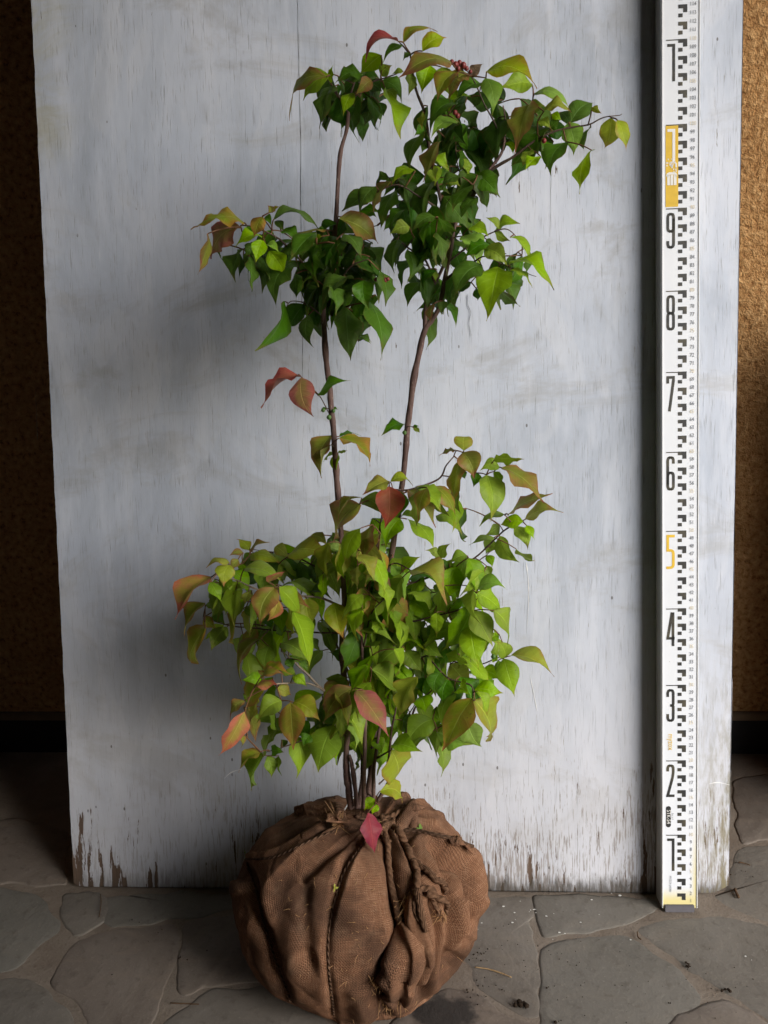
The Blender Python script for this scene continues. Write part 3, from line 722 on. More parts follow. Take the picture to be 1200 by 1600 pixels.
FOLDS = [   # kind, amplitude m, width px, points in the photograph
 ('g', -.0050, 7, [(572, 1312), (556, 1335), (538, 1362), (525, 1400), (516, 1435), (512, 1500), (518, 1560), (524, 1604)]),
 ('r', .0050, 26, [(545, 1335), (490, 1400), (465, 1460), (462, 1540)]),
 ('r', .0050, 24, [(580, 1330), (560, 1390), (555, 1450)]),
 ('s', .0075, 15, [(384, 1339), (425, 1338), (455, 1326), (500, 1304), (545, 1290)]),
 ('g', -.0060, 7, [(570, 1308), (522, 1342), (488, 1366), (470, 1380)]),
 ('r', .0060, 14, [(560, 1300), (500, 1330), (440, 1362), (424, 1400), (420, 1450)]),
 ('g', -.0110, 9, [(384, 1345), (398, 1385), (410, 1440), (428, 1500), (452, 1566)]),
 ('r', .0070, 12, [(370, 1340), (368, 1375), (380, 1400)]),
 ('g', -.0090, 8, [(374, 1352), (378, 1378)]),
 ('s', -.0065, 12, [(430, 1266), (470, 1269), (504, 1268), (530, 1276)]),
 ('g', -.0080, 7, [(504, 1276), (516, 1290), (540, 1296)]),
 ('g', -.0050, 6, [(608, 1293), (650, 1299), (700, 1310), (738, 1325)]),
 ('r', .0105, 11, [(660, 1309), (700, 1322), (732, 1340), (749, 1366), (757, 1400), (757, 1436)]),
 ('g', -.0170, 8, [(672, 1322), (700, 1340), (724, 1356), (737, 1388), (741, 1432), (738, 1450)]),
 ('g', -.0070, 9, [(664, 1312), (688, 1345), (698, 1385), (700, 1410)]),
 ('r', .0070, 13, [(640, 1312), (670, 1345), (684, 1375)]),
 ('g', -.0110, 9, [(702, 1400), (708, 1450), (703, 1510), (694, 1556)]),
 ('r', .0060, 14, [(722, 1400), (728, 1450), (718, 1500)]),
 ('g', -.0100, 7, [(741, 1445), (724, 1480), (708, 1540)]),
 ('r', .0050, 14, [(746, 1400), (750, 1440), (738, 1470)]),
 ('g', -.0110, 9, [(603, 1318), (611, 1360), (618, 1410), (626, 1455), (612, 1490), (592, 1520)]),
 ('r', .0090, 17, [(640, 1400), (662, 1445), (668, 1490), (655, 1540)]),
 ('g', -.0120, 9, [(672, 1392), (682, 1440), (684, 1490), (668, 1540), (652, 1590)]),
 ('g', -.0080, 10, [(604, 1545), (600, 1600)]),
 ('r', .0060, 18, [(560, 1540), (566, 1600)]),
 ('g', -.0070, 10, [(626, 1310), (640, 1345), (655, 1372)]),
 ('r', .0045, 30, [(690, 1290), (660, 1260), (600, 1242)]),
 ('g', -.0045, 12, [(480, 1380), (478, 1440), (486, 1520)]),
]
for kind, am, wd, pts in FOLDS:
    d, sg, t = seg_dist(PX, pts); f_ = fade(t) * front
    if kind in 'gr': disp = disp + (1.45 if am < 0 else 1.3) * am * np.exp(-(d / wd) ** 2) * f_
    else:
        prof_ = np.where(sg > 0, np.exp(-d / (wd * 2.2)), -0.45 * np.exp(-d / (wd * 0.5))); disp = disp + 1.5 * am * prof_ * f_
# pit where the stems come out
d = np.sqrt(((PX - np.array((556, 1254))) ** 2 * np.array((0.6, 1.6))).sum(1)); disp = disp - 0.012 * np.exp(-(d / 22) ** 2) * (BV[:, 2] > 0.15)
# the shoulder on the right hangs lower and wider than on the left
BV2 = BV + BN * disp[:, None]
BV2[:, 2] = np.maximum(BV2[:, 2], 0.0012)
Fb = []
for j in range(NPf - 1):
    for i in range(NA):
        a, b = j * NA + i, j * NA + (i + 1) % NA; Fb.append((a, a + NA, b + NA, b))
UVL = BUV
bme = bpy.data.meshes.new('burlap'); loc = BV2 - np.array(BC)
bme.from_pydata(loc.tolist(), [], Fb); bme.update()
uvl = bme.uv_layers.new(name='UVMap'); li = np.empty(len(bme.loops), dtype=np.int32); bme.loops.foreach_get('vertex_index', li)
uu = UVL[li].copy().reshape(-1, 4, 2); wrap = (uu[:, :, 0].max(1) - uu[:, :, 0].min(1)) > 0.45
for q in range(4): uu[wrap, q, 0] = np.where(uu[wrap, q, 0] < 0.45, uu[wrap, q, 0] + 0.90, uu[wrap, q, 0])
uvl.data.foreach_set('uv', uu.astype(np.float32).ravel())
link('burlap', bme, M_BURLAP, ball, True)
BVH = BVHTree.FromPolygons([Vector(v) for v in BV2], Fb)
def hit(px, py, off=0.0):
    d = Vector(ray(px, py)).normalized(); h = BVH.ray_cast(Vector(CAM), d)
    if h[0] is None:                                         # outside the outline: nearest point on the ball
        P = atY(px, py, -0.13); nr = BVH.find_nearest(P); h = (nr[0], nr[1])
    nn = h[1] if h[1].dot(d) < 0 else -h[1]
    return h[0] + nn * off, nn
def on_ball(pix, off, n=6):
    return [hit(p[0], p[1], off)[0] for p in smooth_path(pix, n)]
def ball_tube(name, pix, r0, r1, mat, off=None, wob=0.25, seg=8, n=6, lift=None):
    pts = on_ball(pix, r0 * 0.55 if off is None else off, n)
    for _ in range(2): pts = [pts[0]] + [(pts[i - 1] + pts[i] * 2 + pts[i + 1]) / 4 for i in range(1, len(pts) - 1)] + [pts[-1]]
    rad = [r0 + (r1 - r0) * i / (len(pts) - 1) for i in range(len(pts))]
    if lift:
        for i in range(len(pts)): pts[i] = pts[i] + Vector((0, -1, 0.3)) * lift * sin(pi * i / (len(pts) - 1))
    uv = []; V, Fs = tube([p - BC for p in pts], rad, seg, None, None, uv, wob)
    return mesh(name, V, Fs, mat, ball, True, uv)
for pix, r in (
    ([(574, 1312), (556, 1336), (538, 1364), (525, 1400), (517, 1436), (513, 1500), (519, 1560), (524, 1600)], .0015),
    ([(386, 1342), (425, 1341), (455, 1329), (500, 1307), (548, 1292)], .0014),
    ([(386, 1346), (399, 1388), (412, 1440), (430, 1500), (454, 1564)], .0013),
    ([(606, 1293), (650, 1299), (700, 1309), (738, 1324)], .0023),
    ([(556, 1275), (580, 1284), (606, 1293)], .0022)):
    ball_tube('twine', pix, r, r, M_TWINE)
ball_tube('cloth_cord', [(606, 1292), (610, 1320), (613, 1350), (618, 1390), (626, 1420), (631, 1440)], .0034, .0042, M_CLOTHROPE, .005, .3, n=8)
ball_tube('cloth_cord', [(608, 1286), (624, 1315), (638, 1345), (646, 1372), (652, 1398)], .0040, .0046, M_CLOTHROPE, .006, .3, n=8)
ball_tube('cloth_cord', [(630, 1326), (650, 1348), (672, 1368), (690, 1386), (700, 1396)], .0034, .0040, M_CLOTHROPE, .005, .3, n=8)
ball_tube('cloth_cord', [(585, 1298), (598, 1306), (611, 1318)], .0050, .0045, M_CLOTHROPE, .005, .35)
ball_tube('cloth_cord', [(588, 1290), (604, 1280), (622, 1272), (634, 1262)], .0040, .0030, M_CLOTHROPE, .005, .3)
# knot: three short bights crossing
for pix in ([(590, 1296), (602, 1290), (614, 1296)], [(598, 1284), (606, 1294), (604, 1306)], [(612, 1284), (606, 1294), (594, 1300)]):
    ball_tube('knot', pix, .0042, .0042, M_CLOTHROPE, .008, .35)
# ragged tails below the cords
for pix, r0, r1 in (([(652, 1396), (656, 1416), (662, 1436), (666, 1452)], .0050, .0030), ([(650, 1394), (664, 1388), (680, 1396), (690, 1410), (697, 1426)], .0042, .0028),
                    ([(662, 1398), (676, 1400), (684, 1416), (688, 1428)], .0036, .0018), ([(654, 1398), (650, 1412), (655, 1432), (668, 1446)], .0034, .0018)):
    ball_tube('cloth_tail', pix, r0, r1, M_CLOTHROPE, .006, .45, n=8)

def ball_sheet(name, rows, folds, amp, off, mat, nu=26, nv=22, seed=0, jag=0.0):
    """rows: list of (left px, right px, lift) from top to bottom; a gathered cloth flap lying on the ball"""
    L = smooth_path([r[0] for r in rows], 8); R = smooth_path([r[1] for r in rows], 8); O = smooth_path([(r[2],) for r in rows], 8)
    V, uv = [], []; n = len(L)
    for j in range(n):
        s_ = j / (n - 1)
        for i in range(nu + 1):
            t = i / nu; px = L[j][0] * (1 - t) + R[j][0] * t; py = L[j][1] * (1 - t) + R[j][1] * t
            if j == n - 1 and jag: py += jag * noise.noise(Vector((i * 0.9, seed, 0)))
            P, nn = hit(px, py); ph = t * folds * pi + 0.7 * sin(s_ * 3 + seed)
            bulge = sin(pi * min(max(t, 0), 1)) ** 0.6
            h = O[j][0] * (0.25 + 0.75 * bulge) + amp * (0.3 + s_) * sin(ph) * bulge + 0.002 * noise.noise(Vector((px * .05, py * .05, seed)))
            V.append(P + nn * max(h, 0.001) - BC); uv.append((t * 0.09 + 0.3, s_ * 0.12))
    Fs = []
    for j in range(n - 1):
        for i in range(nu):
            a = j * (nu + 1) + i; Fs.append((a, a + nu + 1, a + nu + 2, a + 1))
    o = mesh(name, V, Fs, mat, ball, True, uv)
    md = o.modifiers.new('thickness', 'SOLIDIFY'); md.thickness = 0.0012; md.offset = 0
    return o
ball_sheet('cloth_flap', [((627, 1436), (637, 1436), .008), ((618, 1462), (655, 1448), .012), ((604, 1492), (668, 1478), .016), ((586, 1524), (664, 1510), .018), ((600, 1546), (648, 1540), .013), ((612, 1564), (634, 1562), .006)], 3.2, .0050, 0, M_BURLAP2, seed=2, jag=5)
ball_sheet('cloth_flap', [((640, 1400), (654, 1400), .004), ((634, 1430), (664, 1440), .008), ((648, 1470), (676, 1480), .010), ((652, 1500), (676, 1510), .006)], 2.0, .003, 0, M_BURLAP2, seed=5)
# the hem that stands up as an ear beside the tie, and the frayed corner on the right
def ear(name, pts, wd, mat, lean=(0, -1, 0.2), curl=0.006):
    V, uv = [], []; P = [hit(*p[:2])[0] + Vector((0, -.2, 1)).normalized() * p[2] for p in pts]; P = [Vector(q) for q in smooth_path(P, 7)]; n = len(P); Wn = 6
    for i, q in enumerate(P):
        t = (P[min(i + 1, n - 1)] - P[max(i - 1, 0)]).normalized(); sd = t.cross(Vector((0.2, 0.3, 1))).normalized(); sd = (sd + Vector((0, 0.5, -0.5))).normalized()
        for k in range(Wn + 1):
            u = k / Wn; V.append(q + sd * wd * u + Vector(lean) * curl * sin(pi * u) - BC); uv.append((i * 0.0025, u * wd))
    Fs = [(i * (Wn + 1) + k, i * (Wn + 1) + k + 1, (i + 1) * (Wn + 1) + k + 1, (i + 1) * (Wn + 1) + k) for i in range(n - 1) for k in range(Wn)]
    o = mesh(name, V, Fs, mat, ball, True, uv); md = o.modifiers.new('thickness', 'SOLIDIFY'); md.thickness = 0.0012
    return o
ear('folded_hem', [(612, 1290, .002), (626, 1278, .008), (640, 1266, .016), (650, 1264, .015), (653, 1284, .006), (652, 1298, .001)], .016, M_BURLAP2)
ear('folded_hem', [(700, 1308, .001), (716, 1300, .004), (732, 1294, .006), (737, 1306, .003), (738, 1322, .001)], .012, M_BURLAP2)
ear('folded_hem', [(452, 1246, .001), (468, 1240, .006), (484, 1238, .008), (500, 1246, .003)], .014, M_BURLAP)
# frayed fibres: one joined part
V, Fs = [], []; rf = random.Random(11)
def fibres(px, py, n, length, spread, up=(0, -0.4, 0.8), r=0.0004):
    for _ in range(n):
        P, nn = hit(px + rf.gauss(0, spread), py + rf.gauss(0, spread), 0.001)
        d = (Vector(up) + Vector((rf.gauss(0, .6), rf.gauss(0, .4), rf.gauss(0, .5)))).normalized(); c = Vector((rf.gauss(0, 1), rf.gauss(0, 1), rf.gauss(0, 1))) * 0.4
        l = length * rf.uniform(0.5, 1.2); path = [P - BC + d * l * t + c * l * t * t for t in (0, .35, .7, 1)]
        tube(path, [r, r * .9, r * .7, r * .4], 4, V, Fs)
fibres(513, 1226, 60, .014, 5); fibres(612, 1560, 60, .010, 8, (0, -.6, -.8)); fibres(640, 1440, 30, .010, 6, (0, -.5, -.6)); fibres(636, 1410, 24, .012, 7, (0, -.6, -.2))
fibres(690, 1425, 24, .010, 6, (0, -.5, -.8)); fibres(735, 1294, 30, .007, 5); fibres(590, 1532, 30, .008, 7, (-.6, -.5, -.4)); fibres(560, 1400, 60, .006, 90, (0, -.7, .2), .0003); fibres(600, 1500, 50, .006, 80, (0, -.8, 0), .0003)
tag(mesh('loose_fibres', V, Fs, M_FIBRE, ball), kind='stuff')
# little stand-up twist of sacking behind the stems
ear('folded_hem', [(500, 1238, .002), (508, 1226, .012), (518, 1222, .016), (524, 1232, .008), (522, 1244, .001)], .014, M_BURLAP2, curl=-0.004)
ball_tube('straw', [(548, 1268), (558, 1258), (566, 1256)], .0009, .0007, M_SCRATCH, .012, 0)
ball_tube('straw', [(588, 1294), (602, 1297), (612, 1297)], .0007, .0006, M_FIBRE, .012, 0)

# ================================================================== SHRUB
M_BARK = mat_bark('purple_brown_bark', (0.085, 0.050, 0.044), (0.17, 0.105, 0.090), (0.25, 0.17, 0.145))
M_TWIG = mat_bark('dark_twig_bark', (0.050, 0.033, 0.026), (0.11, 0.070, 0.050), (0.18, 0.13, 0.10))
M_PALE_TWIG = mat_bark('pale_dry_twig', (0.19, 0.145, 0.11), (0.30, 0.24, 0.185), (0.40, 0.34, 0.28))
M_PETIOLE = mat_plain('reddish_leafstalk', (0.16, 0.075, 0.035), 0.6, 0.3, 0.25, 90)
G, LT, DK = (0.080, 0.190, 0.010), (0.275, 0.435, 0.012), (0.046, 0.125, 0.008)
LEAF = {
 'd': mat_leaf('shaded_green_leaf', DK, (0.042, 0.095, 0.010), (0.07, 0.10, 0.012)),  # darker green carries the shade on leaves further back
 'g': mat_leaf('green_leaf', G, (0.065, 0.140, 0.011), (0.13, 0.14, 0.02)),
 'm': mat_leaf('lit_green_leaf', (0.185, 0.325, 0.010), (0.155, 0.275, 0.009), (0.20, 0.21, 0.02)),  # lit copy of the green, for the lower crown
 'l': mat_leaf('light_green_leaf', LT, (0.220, 0.365, 0.015), (0.30, 0.28, 0.025)),
 'L': mat_leaf('pale_green_leaf', (0.25, 0.42, 0.055), (0.22, 0.38, 0.04), (0.30, 0.36, 0.045)),
 'y': mat_leaf('yellow_green_leaf', (0.32, 0.39, 0.022), (0.36, 0.255, 0.032), (0.40, 0.16, 0.055), 0.6, 1.25),
 'o': mat_leaf('bronze_leaf', (0.245, 0.285, 0.022), (0.34, 0.155, 0.042), (0.38, 0.11, 0.05), 0.25, 1.15, spots=0.1),
 'p': mat_leaf('pink_flushed_leaf', (0.36, 0.27, 0.060), (0.48, 0.130, 0.098), (0.50, 0.080, 0.088), 0.15, 0.95, 0.58),
 'r': mat_leaf('red_leaf', (0.36, 0.10, 0.060), (0.40, 0.055, 0.050), (0.42, 0.05, 0.06), 0.2, 0.9, 0.7),
 'R': mat_leaf('crimson_leaf', (0.34, 0.035, 0.045), (0.30, 0.030, 0.055), (0.32, 0.03, 0.05), 0.2, 0.9, 0.75),
 'b': mat_leaf('withered_leaf', (0.22, 0.15, 0.10), (0.25, 0.15, 0.10), (0.18, 0.10, 0.06)),
}
SB = atY(562, 1250, -0.095)
shrub = empty('young_shrub', (SB.x, SB.y, 0.19))
tag(shrub, 'slender young shrub with green, bronze and red leaves growing from the burlap ball', 'shrub')
S0 = Vector((SB.x, SB.y, 0.19))
SK = []          # nodes: (px, py, Y, P)
def limb(name, pts, mat, wob=0.18, seg=9, n=7, skel=True):
    """pts: (px, py, Y, radius mm)"""
    path = smooth_path(pts, n); P = [atY(q[0], q[1], q[2]) for q in path]; R = [q[3] * 0.00078 for q in path]
    for i in range(1, len(P) - 1):
        nn = noise.noise_vector(P[i] * 38); P[i] = P[i] + nn * 0.0012
        R[i] *= 1 + 0.22 * max(0, noise.noise(P[i] * 60 + Vector((9, 0, 0)))) * 2      # nodes swell
    if skel:
        for q, p_ in zip(path, P): SK.append((q[0], q[1], q[2], p_))
    V, Fs = tube([p_ - S0 for p_ in P], R, seg, None, None, None, wob); return mesh(name, V, Fs, mat, shrub, True)
limb('stem', [(549, 1262, -.105, 5.4), (545, 1235, -.105, 5.2), (541, 1190, -.107, 4.6), (543, 1140, -.108, 4.4), (537, 1060, -.108, 4.2), (534, 1000, -.107, 4.0), (538, 940, -.105, 3.9), (534, 860, -.100, 3.9), (529, 780, -.097, 3.9), (521, 670, -.092, 3.8), (513, 590, -.090, 3.7), (506, 510, -.088, 3.7), (508, 450, -.086, 3.3), (520, 385, -.084, 3.1), (526, 330, -.082, 2.8), (529, 270, -.08, 2.5), (534, 232, -.078, 2.3), (542, 200, -.076, 2.1), (547, 150, -.074, 1.6), (560, 112, -.074, .9)], M_BARK)
limb('stem', [(574, 1262, -.098, 5.2), (580, 1200, -.098, 4.8), (588, 1110, -.096, 4.5), (591, 1020, -.095, 4.3), (598, 930, -.093, 4.2), (614, 850, -.092, 4.2), (630, 740, -.090, 4.1), (640, 640, -.088, 4.0), (651, 565, -.086, 3.9), (663, 515, -.085, 3.9), (674, 500, -.084, 3.2), (686, 480, -.084, 3.1), (694, 440, -.083, 3.0), (705, 380, -.081, 2.8), (713, 345, -.08, 2.6), (738, 306, -.079, 2.3), (763, 268, -.078, 2.1), (784, 235, -.077, 1.7), (790, 200, -.076, 1.2), (786, 165, -.076, .8)], M_BARK)
limb('stem', [(663, 516, -.085, 3.0), (668, 470, -.086, 2.7), (680, 440, -.086, 2.2), (690, 420, -.084, 2.0), (700, 390, -.08, 1.6)], M_BARK)
limb('stem', [(568, 1262, -.120, 3.4), (570, 1200, -.122, 3.0), (569, 1120, -.125, 2.6), (566, 1050, -.126, 2.3), (566, 965, -.126, 2.1), (576, 925, -.126, 2.0), (589, 853, -.124, 1.9), (599, 800, -.122, 1.6), (606, 768, -.12, 1.4), (640, 765, -.118, 1.4), (684, 748, -.115, 1.2), (697, 728, -.113, 1.0), (710, 713, -.112, .8)], M_BARK)
limb('stem', [(558, 1262, -.110, 3.6), (553, 1215, -.112, 3.0), (546, 1180, -.112, 2.4)], M_BARK)
limb('stem', [(590, 1250, -.105, 2.8), (602, 1232, -.108, 2.6), (618, 1200, -.11, 2.2), (640, 1130, -.11, 1.6), (655, 1098, -.11, 1.3), (692, 1066, -.112, .9)], M_BARK)
limb('stem', [(561, 1262, -.100, 3.2), (566, 1200, -.100, 2.6), (560, 1120, -.100, 2.2), (546, 1060, -.098, 1.8), (522, 1000, -.09, 1.4), (500, 960, -.085, 1.0)], M_BARK)
limb('stem', [(583, 1262, -.112, 3.0), (586, 1190, -.114, 2.4), (598, 1110, -.116, 2.0), (608, 1050, -.117, 1.6), (622, 980, -.118, 1.1)], M_BARK)
limb('branch', [(592, 1225, -.105, 1.4), (604, 1214, -.10, 1.1), (612, 1200, -.10, .8)], M_PALE_TWIG)
limb('branch', [(606, 1200, -.1, 1.8), (612, 1140, -.112, 1.5), (618, 1108, -.118, 1.2), (628, 1070, -.122, .9)], M_BARK)
limb('branch', [(699, 372, -.08, 2.2), (688, 310, -.085, 2.0), (672, 240, -.09, 1.9), (667, 196, -.09, 1.8), (662, 170, -.09, 1.7), (648, 134, -.09, 1.5), (642, 92, -.09, 1.1), (633, 76, -.09, .9), (624, 66, -.09, .6)], M_TWIG)
limb('branch', [(763, 268, -.078, 1.9), (782, 256, -.08, 1.7), (803, 244, -.082, 1.6), (832, 222, -.084, 1.4), (862, 206, -.086, 1.2), (900, 198, -.088, 1.0), (922, 194, -.088, .9), (944, 183, -.088, .7), (972, 178, -.088, .4)], M_TWIG)
limb('branch', [(712, 345, -.08, 1.6), (690, 330, -.095, 1.3), (660, 310, -.105, 1.1), (622, 290, -.11, .9), (590, 300, -.11, .6)], M_TWIG)
limb('branch', [(694, 440, -.083, 1.5), (716, 420, -.1, 1.2), (738, 410, -.11, 1.0), (760, 400, -.115, .8), (792, 416, -.12, .6), (838, 432, -.12, .4)], M_TWIG)
limb('branch', [(700, 408, -.083, 1.4), (730, 386, -.08, 1.1), (762, 366, -.078, .9), (792, 358, -.078, .7), (816, 380, -.078, .4)], M_TWIG)
limb('branch', [(678, 440, -.086, 1.4), (662, 400, -.09, 1.2), (640, 388, -.092, 1.0), (618, 372, -.094, .6)], M_TWIG)
limb('branch', [(506, 455, -.086, 1.8), (486, 425, -.1, 1.5), (462, 398, -.11, 1.3), (432, 372, -.115, 1.1), (402, 355, -.118, .9), (376, 352, -.118, .6)], M_TWIG)
limb('branch', [(508, 470, -.087, 1.6), (530, 440, -.11, 1.2), (550, 415, -.125, .9), (575, 405, -.13, .6)], M_TWIG)
limb('branch', [(515, 410, -.085, 1.3), (540, 380, -.075, 1.1), (566, 360, -.07, .8), (590, 352, -.07, .5)], M_TWIG)
limb('branch', [(500, 490, -.088, .9), (478, 474, -.09, .8), (455, 470, -.092, .6), (447, 480, -.092, .4)], M_TWIG)
limb('branch', [(544, 175, -.075, 1.3), (522, 140, -.085, 1.1), (508, 122, -.09, .8), (486, 118, -.092, .5)], M_TWIG)
limb('branch', [(546, 160, -.074, 1.2), (570, 135, -.075, 1.0), (600, 122, -.075, .8), (622, 114, -.075, .5)], M_TWIG)
limb('branch', [(742, 300, -.078, 1.0), (726, 286, -.07, .9), (716, 262, -.065, .7), (712, 230, -.06, .5)], M_TWIG)
limb('branch', [(776, 200, -.076, 1.0), (756, 160, -.085, .9), (738, 122, -.09, .7), (722, 102, -.09, .5)], M_TWIG)
limb('branch', [(540, 950, -.105, 1.9), (505, 936, -.12, 1.6), (470, 930, -.132, 1.5), (430, 924, -.145, 1.4), (398, 920, -.15, 1.2), (370, 907, -.155, 1.0), (338, 898, -.158, .7)], M_PALE_TWIG)
limb('branch', [(537, 990, -.106, 1.6), (500, 988, -.1, 1.4), (450, 986, -.09, 1.2), (400, 982, -.08, 1.0), (360, 978, -.075, .8), (318, 964, -.072, .5)], M_TWIG)
limb('branch', [(540, 1094, -.108, 1.9), (505, 1078, -.12, 1.7), (478, 1052, -.13, 1.5), (458, 1032, -.135, 1.2), (440, 1018, -.138, .8)], M_PALE_TWIG)
limb('branch', [(506, 1078, -.12, 1.2), (480, 1068, -.135, 1.1), (450, 1066, -.15, 1.0), (420, 1070, -.165, .8), (384, 1082, -.172, .5)], M_PALE_TWIG)
limb('branch', [(540, 1130, -.108, 1.6), (510, 1142, -.12, 1.3), (478, 1154, -.13, 1.0), (440, 1168, -.135, .7), (412, 1176, -.137, .5)], M_TWIG)
limb('branch', [(536, 920, -.104, 1.4), (500, 890, -.085, 1.2), (460, 868, -.075, 1.0), (420, 862, -.07, .8), (390, 858, -.068, .5)], M_TWIG)
limb('branch', [(598, 930, -.093, 1.9), (640, 912, -.085, 1.7), (690, 895, -.08, 1.5), (742, 872, -.078, 1.3), (786, 830, -.075, 1.1), (826, 808, -.075, .8), (838, 796, -.075, .5)], M_TWIG)
limb('branch', [(592, 1040, -.095, 1.7), (640, 1032, -.09, 1.4), (676, 1022, -.088, 1.2), (700, 1030, -.086, 1.1), (740, 1040, -.085, 1.0), (776, 1028, -.085, .8), (796, 1022, -.085, .5)], M_TWIG)
limb('branch', [(595, 970, -.094, 1.6), (640, 972, -.11, 1.4), (690, 960, -.125, 1.2), (732, 948, -.135, .9), (750, 930, -.138, .5)], M_TWIG)
limb('branch', [(668, 1024, -.09, 1.2), (700, 1060, -.115, 1.1), (736, 1070, -.13, 1.0), (739, 1095, -.138, .6)], M_TWIG)
limb('branch', [(590, 1090, -.096, 1.4), (570, 1080, -.14, 1.2), (556, 1078, -.165, .8)], M_TWIG)
limb('branch', [(568, 1010, -.126, 1.3), (580, 960, -.15, 1.1), (600, 935, -.165, .7)], M_TWIG)
limb('branch', [(566, 1000, -.126, 1.2), (550, 960, -.15, 1.0), (545, 940, -.16, .6)], M_TWIG)
limb('branch', [(580, 1190, -.098, 1.5), (598, 1180, -.125, 1.2), (612, 1172, -.14, .8)], M_TWIG)
limb('branch', [(540, 1150, -.108, 1.4), (528, 1140, -.135, 1.0), (522, 1132, -.145, .6)], M_TWIG)
limb('branch', [(576, 1240, -.098, 1.2), (584, 1250, -.13, 1.0), (586, 1258, -.145, .7)], M_TWIG)
limb('branch', [(596, 890, -.093, 1.2), (620, 880, -.12, 1.0), (645, 892, -.14, .6)], M_TWIG)
limb('branch', [(516, 648, -.091, .8), (511, 638, -.096, .7), (500, 620, -.102, .6), (492, 612, -.105, .4)], M_TWIG)
limb('branch', [(636, 668, -.088, .6), (641, 667, -.095, .5), (648, 668, -.1, .4)], M_TWIG)

